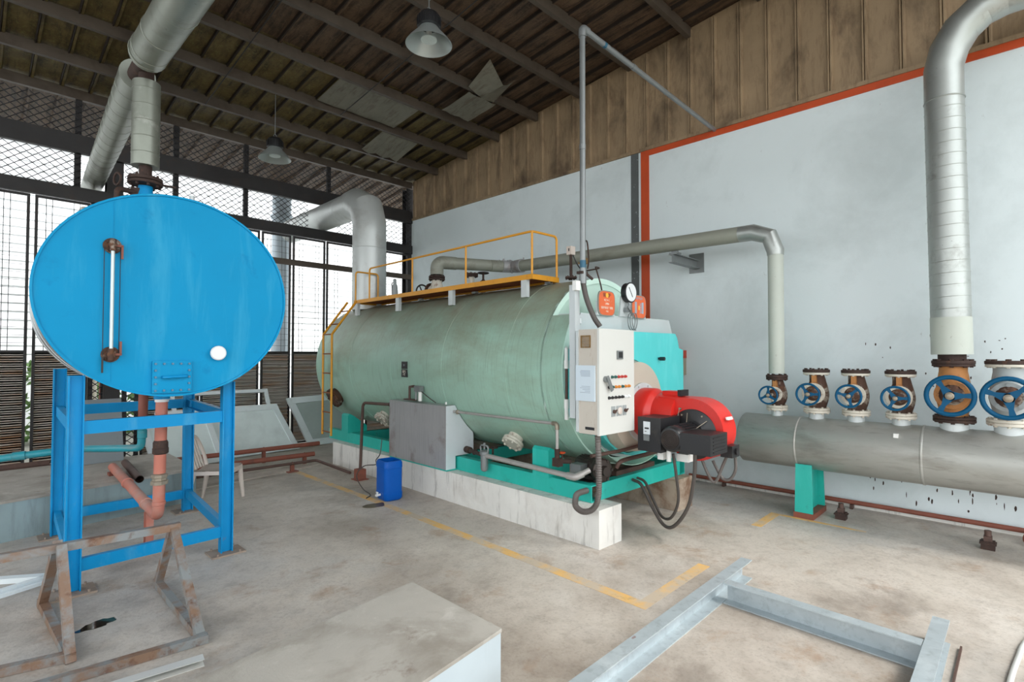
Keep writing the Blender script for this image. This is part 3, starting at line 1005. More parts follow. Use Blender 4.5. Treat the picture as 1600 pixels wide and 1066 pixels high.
for a, b, z0, z1, f in (('fl', 'fr', 1.19, 1.29, -1), ('bl', 'br', 1.19, 1.29, -1), ('fl', 'bl', 1.19, 1.29, 1), ('fr', 'br', 1.19, 1.29, -1),
                        ('fl', 'fr', 0.155, 0.25, -1), ('bl', 'br', 0.155, 0.25, -1), ('fl', 'bl', 0.17, 0.26, 1), ('fr', 'br', 0.17, 0.26, 1)):
    part('rail', rail(a, b, z0, z1, f), 'stand_blue', t)

# ------------------------------------------------------------------ overhead insulated duct with its drop to the tank
t = thing('overhead_steam_duct', 'silver jacketed duct under the rafter with a drop pipe to the blue tank', 'duct', (1.02, 5.5, 3.25))
mb = MB().tube([(0.98, 1.0, 4.16), (1.0, 4.2, 4.27), (1.005, 4.75, 4.295), (1.005, 5.1, 4.31), (1.01, 5.25, 4.315)], 0.14, 24)
for y in (4.3, 4.75, 5.1, 5.2):
    mb.torus((1.003, y, 4.272 + (y - 4.2) * .042), (0, 1, 0.04), 0.14, 0.004, 24, 6)
part('duct_section', mb, 'duct_jacket', t)
mb = MB()
mb.tube([(1.03, 5.75, 4.34), (1.345, 10.5, 4.56), (1.40, 11.3, 4.6)], 0.14, 24)
d0, d1 = Vector((1.03, 5.75, 4.34)), Vector((1.345, 10.5, 4.56))
for k in range(1, 16):
    mb.torus(d0.lerp(d1, k / 16), d1 - d0, 0.14, 0.0035, 24, 6)
part('duct_section', mb, 'duct_jacket', t)
mb = MB().cyl((1.01, 5.2, 4.315), (1.03, 5.85, 4.345), 0.075, 16)
mb.cyl((1.05, 5.5, 4.32), (1.05, 5.5, 4.1), 0.06, 16)
part('inner_pipe', mb, 'dark_rust', t)
mb = MB().cyl((1.055, 5.5, 3.31), (1.055, 5.5, 3.5), 0.05, 16)
part('inner_pipe', mb, 'dark_rust', t, 'bare rusted pipe showing below the jacket')
mb = MB().cyl((1.052, 5.5, 4.18), (1.052, 5.5, 3.44), 0.105, 28)
for k in range(5):
    mb.torus((1.052, 5.5, 3.55 + 0.14 * k), (0, 0, 1), 0.105, 0.003, 28, 6)
part('drop_jacket', mb, 'duct_jacket', t)
mb = MB().flange((1.055, 5.5, 3.325), (0, 0, 1), 0.13, 0.03, 8)
mb.flange((1.055, 5.5, 3.292), (0, 0, 1), 0.13, 0.026, 8)
mb.box(1.16, 5.47, 3.295, 1.28, 5.49, 3.31)
part('flange', mb, 'dark_rust', t)

# ------------------------------------------------------------------ pipes under the tank
t = thing('drain_pipe', 'salmon painted drain pipe hanging from the blue tank, turning to the ledge', 'pipe', (1.18, 5.45, 0.36))
mb = MB().cyl((1.195, 5.45, 1.465), (1.195, 5.45, 1.41), 0.062, 16)
part('outlet_stub', mb, 'stand_blue', t)
mb = MB().cyl((1.195, 5.45, 1.412), (1.195, 5.45, 1.385), 0.054, 16)
part('tape_ring', mb, 'white', t)
path = fillet([(1.195, 5.45, 1.39), (1.18, 5.44, 0.39), (1.21, 7.72, 0.48)], 0.08, 6)
part('pipe_run', MB().tube(path, 0.046, 18), 'salmon', t)
mb = MB()
mb.lathe([(0.05, 0), (0.062, 0.01), (0.062, 0.05), (0.058, 0.055), (0.058, 0.10), (0.048, 0.12)], (1.19, 5.447, 0.93), seg=18)
part('coupling', mb, 'dark_rust', t)
mb = MB()
mb.lathe([(0.05, 0), (0.068, 0.005), (0.068, 0.035), (0.056, 0.04), (0.056, 0.06), (0.064, 0.065), (0.064, 0.09), (0.048, 0.1)], (1.186, 5.444, 0.665), seg=8)
part('union_nut', mb, 'bolt', t)
for y in (5.9, 6.8):
    part('socket', MB().lathe([(0.047, 0), (0.054, 0.004), (0.054, 0.05), (0.047, 0.054)], (1.18 + (y - 5.44) * 0.013, y, 0.39 + (y - 5.44) * 0.0395), (0.013, 1, 0.0395), 18), 'salmon', t)
part('socket', MB().lathe([(0.047, 0), (0.053, 0.004), (0.053, 0.03), (0.047, 0.034)], (1.182, 5.44, 0.49), seg=18), 'salmon', t)
t = thing('pipe_post', 'red oxide channel post on the floor holding up the salmon drain pipe', 'support', (1.19, 5.83, 0))
part('post', MB().channel((1.185, 5.80, 0.012), (1.185, 5.80, 0.352), 0.06, 0.09, 0.006, up=(0, 1, 0)), 'salmon', t)
part('foot', MB().box(1.11, 5.73, 0, 1.26, 5.87, 0.012), 'red_brown', t)
solo('pipe_post', MB().box(1.16, 7.60, 0.396, 1.25, 7.72, 0.428), 'red_brown', 'small red oxide block on the ledge under the salmon pipe end', 'support', loc=(1.2, 7.66, 0.4))

t = thing('overflow_pipe', 'turquoise pipe running across behind the tank stand with a dark red riser', 'pipe', (1.27, 6.4, 0.8))
part('pipe_run', MB().tube(fillet([(0.10, 7.20, 0.78), (0.78, 7.02, 0.83), (1.232, 6.4, 0.86), (1.238, 6.38, 1.12)], 0.06, 6), 0.036, 16), 'turq', t)
mb = MB()
mb.lathe([(0.037, 0), (0.043, 0.004), (0.043, 0.08), (0.037, 0.085)], (1.236, 6.385, 0.96), seg=18)
mb.lathe([(0.037, 0), (0.043, 0.004), (0.043, 0.10), (0.037, 0.105)], (0.32, 7.141, 0.797), (0.68, -.18, .05), 18)
part('socket', mb, 'turq', t)
part('riser', MB().cyl((1.238, 6.38, 1.10), (1.24, 6.38, 1.468), 0.042, 16), 'red_brown', t, 'dark red upright pipe')

# ------------------------------------------------------------------ ledge, board and odds and ends behind the stand
t = thing('concrete_ledge', 'low concrete ledge with blue grey painted front behind the tank stand', 'ledge', (0.0, 8.2, 0))
m = MB()
m.prism([(-3.0, 6.55), (0.24, 7.04), (1.86, 7.36), (2.0, 7.40), (2.0, 8.9), (-3.0, 8.9)], 'z', 0.0, 0.37)
part('ledge_body', m, 'ledge_side', t)
m = MB()
m.prism([(-3.0, 6.54), (0.24, 7.03), (1.86, 7.35), (2.01, 7.39), (2.01, 8.92), (-3.0, 8.92)], 'z', 0.37, 0.395)
part('ledge_top', m, 'block_top', t, 'stained concrete top')
m = MB().tube([(1.41, 8.2, 0.435), (1.335, 6.98, 0.435)], 0.04, 18, caps=False)
m.tube([(1.335, 6.98, 0.435), (1.41, 8.2, 0.435)], 0.033, 18, caps=False)
solo('loose_pipe', m, 'brown_pipe', 'short rusty brown pipe lying on the ledge beside the salmon pipe', 'pipe', loc=(1.37, 7.6, 0.395))
solo('grey_board', MB().hexa([(1.03, 8.60, 0.397), (1.47, 8.62, 0.397), (1.47, 8.65, 0.397), (1.03, 8.63, 0.397), (1.03, 8.85, 1.20), (1.47, 8.87, 1.20), (1.47, 8.90, 1.20), (1.03, 8.88, 1.20)]),
     'grey_sheet', 'grey board standing on the ledge behind the turquoise pipe', 'board', loc=(1.25, 8.62, 0.395))
solo('angle_bar', MB().angle((-3.0, 8.75, 0.397), (0.75, 8.95, 0.397), 0.06, 0.008), 'brown_pipe', 'dark angle bar lying on the ledge below the rusty panels', 'bar', loc=(0, 8.9, 0.395))

# plastic chair
CH = Matrix.Translation((2.14, 7.12, 0)) @ Matrix.Rotation(math.radians(-38), 4, 'Z')


def C(x, y, z):
    return CH @ Vector((x, y, z))


t = thing('plastic_chair', 'cream plastic garden chair standing behind the tank stand', 'chair', (2.14, 7.12, 0))
mb = MB()
n = 8
top, bot = [], []
V = [[mb.bm.verts.new(C(-0.2 + 0.42 * i / n, -0.21 + 0.42 * j / n, 0.41 + 0.012 * math.cos(PI * (j / n - .5) * 2) * -1 + 0.01 * (i / n))) for j in range(n + 1)] for i in range(n + 1)]
for i in range(n):
    for j in range(n):
        mb.bm.faces.new([V[i][j], V[i + 1][j], V[i + 1][j + 1], V[i][j + 1]])
bmesh.ops.solidify(mb.bm, geom=mb.bm.faces[:], thickness=0.02)
mb.beam(C(-0.2, -0.215, 0.395), C(0.22, -0.215, 0.395), 0.02, 0.045)
mb.beam(C(-0.2, 0.215, 0.395), C(0.22, 0.215, 0.395), 0.02, 0.045)
mb.beam(C(0.22, -0.21, 0.39), C(0.22, 0.21, 0.39), 0.02, 0.05)
part('seat', mb, 'plastic_cream', t)
mb = MB()
bp = [C(-0.19, -0.21, 0.40), C(-0.24, -0.215, 0.58), C(-0.29, -0.17, 0.74), C(-0.31, -0.07, 0.80), C(-0.31, 0.07, 0.80), C(-0.29, 0.17, 0.74), C(-0.24, 0.215, 0.58), C(-0.19, 0.21, 0.40)]
mb.tube(smooth_path(bp, 6), 0.022, 8)
for y in (-0.13, -0.065, 0.0, 0.065, 0.13):
    mb.beam(C(-0.195, y, 0.42), C(-0.305, y * 0.9, 0.775), 0.035, 0.012)
part('backrest', mb, 'plastic_cream', t)
for (x0, y0, x1, y1) in ((-0.17, -0.2, -0.25, -0.23), (-0.17, 0.2, -0.25, 0.23), (0.2, -0.2, 0.235, -0.225), (0.2, 0.2, 0.235, 0.225)):
    part('leg', MB().tube([C(x0, y0, 0.40), C((x0 + x1) / 2, (y0 + y1) / 2, 0.2), C(x1, y1, 0.0)], [0.032, 0.027, 0.02], 8), 'plastic_cream', t)


# aluminium frames leaning on the fence
def lean_frame(name, p_bl, p_br, p_tr, p_tl, w, d, label, fill=None, panes=None):
    bl, br, tr, tl = map(Vector, (p_bl, p_br, p_tr, p_tl))
    nrm = (br - bl).cross(tl - bl).normalized() * d
    t = thing(name, label, 'frame' if not fill else 'door panel', tuple(bl), group='white frames leaning on the fence')

    def strip(a, b, c, e):
        return MB().hexa([a, b, c, e, a + nrm, b + nrm, c + nrm, e + nrm])
    ux = (br - bl).normalized() * w
    uz = (tl - bl).normalized() * w
    fr = MB()
    fr.join(strip(bl, br, br + uz, bl + uz)).join(strip(tl - uz, tr - uz, tr, tl)).join(strip(bl + uz, bl + ux + uz, tl + ux - uz, tl - uz)).join(strip(br - ux + uz, br + uz, tr - uz, tr - ux - uz))
    part('frame', fr, 'alu', t)
    if fill:
        s = nrm * 0.35
        e = nrm * 0.3
        a, b, c, q = bl + ux + uz, br - ux + uz, tr - ux - uz, tl + ux - uz
        part('panel', MB().hexa([a + s, b + s, c + s, q + s, a + s + e, b + s + e, c + s + e, q + s + e]), fill, t)
    return t


lean_frame('leaning_frame', (2.45, 9.95, 0.02), (4.05, 9.98, 0.02), (3.98, 10.40, 1.13), (2.38, 10.40, 1.13), 0.06, 0.05, 'empty white frame leaning on the rusty panels behind the other frames')
lean_frame('leaning_door', (2.35, 9.72, 0.02), (4.38, 9.86, 0.02), (4.06, 10.16, 0.86), (2.1, 10.06, 0.86), 0.11, 0.045, 'wide white panelled door leaning on its side in front of the empty frame', 'panel_glass')
t = lean_frame('leaning_door', (1.98, 9.5, 0.02), (3.0, 9.58, 0.02), (2.85, 9.98, 0.82), (1.85, 9.9, 0.82), 0.09, 0.045, 'white framed pane leaning on the wide panelled door, nearest the chair', 'panel_glass')
t = lean_frame('leaning_door', (4.62, 9.98, 0.02), (5.7, 10.0, 0.02), (5.55, 10.40, 0.98), (4.34, 10.40, 0.93), 0.13, 0.045, 'white glazed door leaning behind the boiler ladder with a red PULL sticker', 'glass_dark')
# stickers on that door
bl, br, tr, tl = Vector((4.62, 9.98, 0.02)), Vector((5.7, 10.0, 0.02)), Vector((5.55, 10.40, 0.98)), Vector((4.34, 10.40, 0.93))
CUR['base'] = bl
rx = (br - bl).normalized()
uz = (tl - bl).normalized()
nn = rx.cross(uz).normalized()
uz = nn.cross(rx)
fn = (br - bl).cross(tl - bl).normalized()
q = lambda u, v, o: bl + rx * u + uz * v + fn * o


def slab(u0, v0, u1, v1, o0, o1):
    return MB().hexa([q(u0, v0, o0), q(u1, v0, o0), q(u1, v1, o0), q(u0, v1, o0), q(u0, v0, o1), q(u1, v0, o1), q(u1, v1, o1), q(u0, v1, o1)])


part('sticker', slab(.16, .34, .50, .52, .0285, .032), 'white', t, 'blank white sticker')
st = part('sticker', slab(.56, .32, .70, .52, .0285, .032), 'white', t, 'white sticker with a red field')
part('red_field', slab(.585, .36, .675, .48, .0315, .0335), 'red_ink', st)
part('lettering', text_mb('PULL', 0.032, face_mtx(q(.63, .42, 0.0345), rx, uz), 0.0006), 'white_ink', st)

# ------------------------------------------------------------------ boiler on its two plinths
BCX, BCZ, BR = 5.15, 1.632, 1.053
BY0, BY1 = 3.58, 8.95
solo('concrete_plinth', MB().rbox(4.08, 2.85, 0, 4.44, 8.24, 0.358, 0.012), 'slab', 'long stained concrete plinth under the near side of the boiler', 'plinth', 'boiler plinths', (4.26, 5.5, 0), 'B')
solo('concrete_plinth', MB().rbox(5.69, 2.94, 0, 6.04, 8.24, 0.358, 0.012), 'slab_stained', 'concrete plinth under the wall side of the boiler', 'plinth', 'boiler plinths', (5.86, 5.5, 0), 'B')

t = thing('steam_boiler', 'big pale green horizontal drum boiler on a turquoise skid', 'boiler', (BCX, 6.2, 0.36), 'B')
m = MB().lathe([(BR, BY0), (BR, BY1), (BR - 0.05, BY1 + 0.03)], (BCX, 0, BCZ), (0, 1, 0), 96, close=False)
m.lathe([(0, BY1 + 0.03), (BR - 0.05, BY1 + 0.03)], (BCX, 0, BCZ), (0, 1, 0), 96, close=False)
for y in (4.12, 5.3, 6.5, 7.72):
    m.lathe([(BR, y), (BR + 0.003, y + 0.001), (BR + 0.003, y + 0.014), (BR, y + 0.016)], (BCX, 0, BCZ), (0, 1, 0), 96, close=False)
part('drum', m, 'mint', t, 'pale green streaked drum jacket', smooth=50)
def cut_above(mb, z):
    bmesh.ops.bisect_plane(mb.bm, geom=mb.bm.verts[:] + mb.bm.edges[:] + mb.bm.faces[:], plane_co=(0, 0, z), plane_no=(0, 0, 1), clear_outer=True)
    return mb


m = MB().lathe([(0, BY0 + 0.03), (BR - 0.1, BY0 + 0.03), (BR - 0.06, BY0 + 0.005), (BR - 0.06, BY0 - 0.004), (BR, BY0 - 0.004), (BR, BY0 + 0.03)], (BCX, 0, BCZ), (0, 1, 0), 96, close=False)
part('end_plate', m, 'mint_light', t, 'light mint front end plate')
m = cut_above(MB().lathe([(BR - 0.012, 3.579), (BR - 0.012, 3.31), (BR, 3.31), (BR, 3.579)], (BCX, 0, BCZ), (0, 1, 0), 96, close=False), 2.21)
part('drum_skirt', m, 'mint', t, 'jacket skirt reaching forward below the smoke box', smooth=50)
m = cut_above(MB().lathe([(BR - 0.075, 3.33), (BR - 0.075, 3.305), (BR - 0.002, 3.305), (BR - 0.002, 3.33)], (BCX, 0, BCZ), (0, 1, 0), 96, close=False), 2.205)
part('skirt_rim', m, 'mint_light', t, 'light mint rim')
m = cut_above(MB().lathe([(0.965, 3.24), (0.965, 3.58)], (BCX, 0, BCZ), (0, 1, 0), 80), 2.06)
part('front_chamber', m, 'pale_steel', t, 'pale grey band between drum and door')
m = MB()
# smoke box across the top of the front
m.prism([(4.34, 2.225), (4.24, 2.05), (6.18, 2.05), (6.1, 2.225)], 'y', 3.26, 3.56)
part('smoke_box', m, 'pale_steel', t)
m = MB()
m.box(4.4, 3.30, 2.225, 4.70, 3.555, 2.232)
m.box(5.66, 3.30, 2.225, 6.07, 3.555, 2.232)
part('smoke_box_lid', m, 'mint_light', t)
# door plate with the round hatch opening
HX, HZ, HR = 4.97, 1.25, 0.505
oc = []
ic = []
n = 120


def door_r(a):
    """distance from the hatch centre to the door outline"""
    best = 9.0
    ca, sa = math.cos(a), math.sin(a)
    r = 0.02
    while r < 2.2:
        x, z = HX + ca * r, HZ + sa * r
        inside = (math.hypot(x - BCX, z - BCZ) < 0.93 and z < 2.048) or (abs(x - BCX) < 1.0 and 1.17 < z < 1.875)
        if not inside:
            return r
        r += 0.004
    return best


for k in range(n):
    a = 2 * PI * k / n
    ro = door_r(a)
    ri = min(HR, ro - 0.02)
    oc.append((HX + ro * math.cos(a), HZ + ro * math.sin(a)))
    ic.append((HX + ri * math.cos(a), HZ + ri * math.sin(a)))
m = MB().ring_plate(oc, ic, 'y', 3.10, 3.27)
part('door_plate', m, 'teal_light', t, 'turquoise front door with a round opening', smooth=30)
m = MB().lathe([(0.0, 2.97), (0.44, 2.97), (0.47, 2.98), (0.48, 3.06), (0.49, 3.08), (0.495, 3.24)], (HX, 0, HZ), (0, 1, 0), 64)
part('burner_hatch', m, 'beige', t, 'beige round hatch the burner is bolted to')
m = MB().cyl((4.10, 3.25, 1.66), (4.10, 3.25, 1.74), 0.026, 12).cyl((4.10, 3.25, 1.73), (4.10, 3.25, 1.86), 0.02, 12)
m.lathe([(0.02, 0), (0.0, 0.03)], (4.10, 3.25, 1.855), seg=12)
hr = part('hinge_rod', m, 'white', t, 'white cap at the top of the hinge rod')
m = MB().cyl((4.10, 3.25, 1.16), (4.10, 3.25, 1.30), 0.022, 12).cyl((4.10, 3.25, 1.27), (4.10, 3.25, 1.36), 0.026, 12)
part('hinge_rod', m, 'white', t, 'white cap at the foot of the hinge rod')
m = MB().cyl((4.10, 3.25, 1.34), (4.10, 3.25, 1.68), 0.014, 10)
part('hinge_spindle', m, 'brown_pipe', hr)
m = MB()
m.box(5.56, 3.06, 1.74, 5.58, 3.10, 1.765)
m.cyl((5.57, 3.08, 1.75), (5.57, 3.02, 1.75), 0.022, 8)
part('peephole_knob', m, 'black', t)
# curved drip apron under the front
m = MB()
pts = [(BCX + (BR - 0.016) * math.cos(a), BCZ + (BR - 0.016) * math.sin(a)) for a in [math.radians(-142 + 88 * k / 24) for k in range(25)]]
pin = [(BCX + (BR - 0.024) * math.cos(a), BCZ + (BR - 0.024) * math.sin(a)) for a in [math.radians(-142 + 88 * k / 24) for k in range(25)]][::-1]
m.prism(pts + pin, 'y', 3.10, 3.62)
part('drip_apron', m, 'mint', t, smooth=60)
# hand-holes with bolted covers
for a, y, r in ((-131, 4.32, 0.13), (-133, 7.18, 0.13)):
    ca = math.radians(a)
    d = Vector((math.cos(ca), 0, math.sin(ca)))
    c = Vector((BCX, y, BCZ)) + d * BR
    mb = MB().cyl(c - d * 0.05, c + d * 0.06, r * 0.72, 20)
    mb.flange(c + d * 0.07, d, r, 0.03, 8, 0.012, 0.012)
    mb.flange(c + d * 0.102, d, r, 0.028, 8, 0.014, 0.016)
    part('hand_hole', mb, 'valve_cream', t, 'bolted cream hand-hole cover')
ca = math.radians(-150)
d = Vector((math.cos(ca), 0, math.sin(ca)))
c = Vector((BCX, 8.40, BCZ)) + d * BR
mb = MB().cyl(c - d * 0.05, c + d * 0.05, 0.14, 20)
mb.flange(c + d * 0.06, d, 0.17, 0.03, 10, 0.012, 0.012)
mb.flange(c + d * 0.095, d, 0.17, 0.03, 10, 0.014, 0.016)
part('hand_hole', mb, 'rust_valve', t, 'rusty bolted cover by the ladder')
# rear smoke hood
m = MB().prism([(BY1, 1.60), (BY1 + 0.45, 1.68), (BY1 + 0.45, 2.0), (BY1 + 0.25, 2.2), (BY1, 2.2)], 'x', 4.46, 5.8)
part('rear_hood', m, 'mint_light', t)
# black data plates on the drum
base = Vector((BCX - BR - 0.012, 6.13, BCZ - 0.035))
for dz, mt, ink, w, hgt, tx in ((0.055, 'black', 'grey_ink', 0.13, 0.10, '11'), (-0.055, 'black', 'white_ink', 0.13, 0.105, '蒸汽\n1号')):
    mb = MB().rbox(base.x, base.y - w / 2, base.z + dz - hgt / 2, base.x + 0.02, base.y + w / 2, base.z + dz + hgt / 2, 0.004)
    pl = part('data_plate', mb, mt, t)
    part('lettering', text_mb(tx, 0.04, face_mtx((base.x - 0.001, base.y, base.z + dz), (0, -1, 0), (0, 0, 1)), 0.0006), ink, pl)
# saddles and skid
for x0, x1, sx in ((4.19, 4.31, 1), (5.99, 6.11, -1)):
    for y0, y1, zt in ((3.57, 3.80, 0.83), (7.94, 8.16, 0.83)):
        xo = x0 if sx > 0 else x1
        xi = xo + 0.34 * sx
        pr = [(xo, 0.52), (xo, zt - 0.03), (xo + 0.03 * sx, zt), (xo + 0.10 * sx, zt - 0.035), (xi, 0.62), (xi, 0.52)]
        part('saddle', MB().prism(pr, 'y', y0, y1), 'teal', t)
for x, f in ((4.28, -1), (6.02, 1)):
    part('skid_rail', MB().channel((x, 3.05, 0.442), (x, 8.70, 0.442), 0.10, 0.164, 0.01, flip=-f), 'teal', t)
for y in (3.10, 5.3, 7.9):
    part('skid_crossbar', MB().channel((4.335, y, 0.442), (5.965, y, 0.442), 0.09, 0.164, 0.01, flip=-1), 'teal', t)
mb = MB()
mb.box(4.34, 3.15, 0.515, 5.35, 3.35, 0.523)
part('skid_plate', mb, 'pump', t, 'oily deck plate')
mb = MB().box(4.75, 3.12, 0.526, 5.5, 3.22, 0.575)
part('skid_plank', mb, 'brown_pipe', t, 'grimy bar lying across the skid end')

# name plates, gauge on the smoke box
for cx_, tab, ttl, lines in ((4.735, 'orange enamel name plate with gold emblem', '★', ['锅 炉', '1994', '蒸汽锅炉厂']), (5.36, 'faded orange enamel data plate', None, None)):
    b = part('plate_bracket', MB().prism([(cx_ - 0.17, 2.215), (cx_ - 0.145, 2.26), (cx_ - 0.145, 2.36), (cx_ + 0.145, 2.36), (cx_ + 0.145, 2.26), (cx_ + 0.17, 2.215)], 'y', 3.235, 3.259), 'pale_steel', t)
    w, hh = 0.15, 0.135
    pl = []
    for k in range(48):
        a = 2 * PI * k / 48
        c_, s_ = math.cos(a), math.sin(a)
        pl.append((cx_ + math.copysign(abs(c_) ** 0.42, c_) * w, 2.345 + math.copysign(abs(s_) ** 0.55, s_) * hh))
    pb = part('name_plate', MB().prism(pl, 'y', 3.222, 3.235), 'label_rim', t, tab)
    pi = [(cx_ + (u - cx_) * 0.93, 2.345 + (v - 2.345) * 0.93) for u, v in pl]
    part('plate_enamel', MB().prism(pi, 'y', 3.219, 3.2225), 'label_orange', pb)
    if lines:
        part('emblem', MB().lathe([(0.026, 0), (0.026, 0.003), (0, 0.004)], (cx_, 3.219, 2.43), (0, -1, 0), 20), 'gold_ink', pb)
        for i, (tx, sz, ink) in enumerate((('锅   炉', 0.05, 'black_ink'), ('KZ 4-1.', 0.033, 'white_ink'), ('1994', 0.036, 'white_ink'), ('锅炉制造厂有限', 0.03, 'white_ink'), ('中国', 0.022, 'white_ink'))):
            zz = (2.43, 2.378, 2.338, 2.295, 2.258)[i]
            part('lettering', text_mb(tx, sz, face_mtx((cx_, 3.2182, zz), (1, 0, 0), (0, 0, 1)), 0.0006), ink, pb)
    else:
        part('lettering', text_mb('锅炉铭牌', 0.034, face_mtx((cx_, 3.2182, 2.44), (1, 0, 0), (0, 0, 1)), 0.0006), 'grey_ink', pb)
        mb = MB().box(cx_ - 0.09, 3.2178, 2.27, cx_ - 0.05, 3.219, 2.40)
        mb.box(cx_ + 0.05, 3.2178, 2.27, cx_ + 0.09, 3.219, 2.40)
        for k in range(6):
            mb.box(cx_ + 0.012, 3.2178, 2.275 + .02 * k, cx_ + 0.046, 3.219, 2.285 + .02 * k)
        part('print_block', mb, 'grey_ink', pb)
        part('emblem', MB().box(cx_ - 0.018, 3.2178, 2.31, cx_ + 0.012, 3.219, 2.36), 'gold_ink', pb)
m = MB().prism([(5.0, 2.22), (5.035, 2.44), (5.09, 2.5), (5.17, 2.5), (5.22, 2.44), (5.26, 2.22)], 'y', 3.24, 3.259)
part('gauge_bracket', m, 'pale_steel', t)
m = MB().lathe([(0.04, 0), (0.108, 0.0), (0.110, 0.006), (0.106, 0.03), (0.110, 0.052), (0.115, 0.056), (0.114, 0.062), (0.1, 0.064), (0, 0.06)], (5.13, 3.24, 2.49), (0, -1, 0), 40)
pg = part('pressure_gauge', m, 'black', t, 'round black cased pressure gauge with white dial')
part('dial_face', MB().lathe([(0.1, 0.06), (0.1, 0.066), (0, 0.066)], (5.13, 3.24, 2.49), (0, -1, 0), 40), 'dial', pg)
part('needle', MB().beam((5.085, 3.1725, 2.545), (5.155, 3.1725, 2.44), 0.008, 0.003, up=(0, 1, 0)), 'black', pg)
m = MB().cyl((5.12, 3.19, 2.375), (5.12, 3.19, 2.30), 0.018, 10)
m.lathe([(0.012, 0), (0.026, 0.006), (0.026, 0.03), (0.012, 0.036)], (5.12, 3.19, 2.31), seg=6)
m.box(5.07, 3.2, 2.27, 5.15, 3.23, 2.32)
pts = []
for k in range(61):
    a = 2 * PI * k / 24 + PI / 2
    pts.append((5.15 + 0.06 * math.cos(a), 3.20 - 0.014 * k / 12, 2.165 + 0.095 * math.sin(a)))
m.tube([(5.12, 3.19, 2.31)] + pts, 0.006, 8)
part('siphon_coil', m, 'conduit', pg)

# flue
t = thing('boiler_flue', 'fat silver flue rising from the rear of the boiler and elbowing out through the fence', 'flue', (4.92, 8.60, 2.6), 'B')
mb = MB().cyl((4.92, 8.60, 2.60), (4.92, 8.60, 4.02), 0.30, 40)
mb.torus((4.92, 8.60, 3.72), (0, 0, 1), 0.30, 0.004, 40, 6)
part('riser', mb, 'flue', t)
c0 = Vector((4.92, 8.60, 4.02))
mb = MB()
mb.tube([(4.92, 8.60, 4.02), (4.92, 8.60, 4.18), (4.92, 8.72, 4.48), (4.92, 9.06, 4.645), (4.92, 9.3, 4.645)], [0.30, 0.30, 0.31, 0.29, 0.275], 40)
part('elbow', mb, 'flue', t, smooth=24)
mb = MB().cyl((4.92, 9.28, 4.645), (4.92, 12.2, 4.65), 0.257, 36)
mb.torus((4.92, 9.6, 4.645), (0, 1, 0), 0.257, 0.004, 36, 6)
part('horizontal_run', mb, 'flue', t)

# catwalk and ladder
t = thing('catwalk', 'yellow railed grating catwalk along the top of the boiler', 'catwalk', (4.7, 6.2, 2.44), 'B')
X0, X1, YA, YB, ZD = 4.45, 4.92, 4.05, 8.27, 2.725
mb = MB()
mb.angle((X0, YA, ZD), (X0, YB, ZD), 0.06, 0.006, fx=1, fy=-1)
mb.angle((X1, YB, ZD), (X1, YA, ZD), 0.06, 0.006, fx=1, fy=-1)
mb.angle((X1, YA, ZD), (X0, YA, ZD), 0.06, 0.006, fx=1, fy=-1)
mb.angle((X0, YB, ZD), (X1, YB, ZD), 0.06, 0.006, fx=1, fy=-1)
part('edge_angle', mb, 'yellow', t)
mb = MB()
y = YA + 0.03
while y < YB - 0.02:
    mb.box(X0 + 0.008, y, ZD - 0.036, X1 - 0.008, y + 0.006, ZD - 0.008)
    y += 0.034
for x in (4.57, 4.70, 4.82):
    mb.box(x, YA + 0.01, ZD - 0.036, x + 0.006, YB - 0.01, ZD - 0.01)
part('grating', mb, 'rusty_orange', t, 'rusty open grating')
ZR = 3.22
RT = 0.014
mb = MB().tube(fillet([(X0 + .02, 7.78, ZD), (X0 + .02, 7.78, ZR), (X0 + .02, YA + .02, ZR), (X1 - .02, YA + .02, ZR), (X1 - .02, YA + .02, ZD)], 0.05, 4), RT, 10)
part('handrail', mb, 'yellow', t)
for y in (6.52, 5.27, YA + .02):
    part('rail_post', MB().cyl((X0 + .02, y, ZD), (X0 + .02, y, ZR), 0.013, 8), 'yellow', t)
mb = MB().tube(fillet([(X0 + .02, 8.25, ZD), (X0 + .02, 8.25, ZR), (X1 - .02, 8.25, ZR), (X1 - .02, 8.25, ZD)], 0.05, 4), RT, 10)
part('end_loop', mb, 'yellow', t)
for y in (4.19, 5.58, 6.91, 8.20):
    part('leg', MB().box(X0 + 0.005, y - 0.045, BCZ + math.sqrt(BR ** 2 - (BCX - X0 - 0.055) ** 2) + 0.002, X0 + 0.055, y + 0.045, ZD - 0.04), 'pale_steel', t, 'pale square leg welded to the drum')
    part('leg', MB().box(X1 - 0.055, y - 0.045, BCZ + math.sqrt(BR ** 2 - (BCX - X1 + 0.005) ** 2) + 0.002, X1 - 0.005, y + 0.045, ZD - 0.04), 'pale_steel', t)

t = thing('ladder', 'narrow yellow ladder bent over the shoulder of the boiler', 'ladder', (4.0, 8.28, 0.47), 'B')
for y in (8.44, 8.12):
    part('stile', MB().tube(fillet([(3.99, y, 0.475), (3.99, y, 2.13), (4.42, y, 2.70)], 0.03, 3), 0.02, 4), 'yellow', t, smooth=20)
for k in range(6):
    z = 0.53 + 0.32 * k
    part('rung', MB().cyl((3.99, 8.12, z), (3.99, 8.44, z), 0.011, 8), 'rusty_orange', t)
for f in (0.3, 0.68):
    part('rung', MB().cyl((3.99 + .45 * f, 8.12, 2.13 + .59 * f), (3.99 + .45 * f, 8.44, 2.13 + .59 * f), 0.011, 8), 'rusty_orange', t)

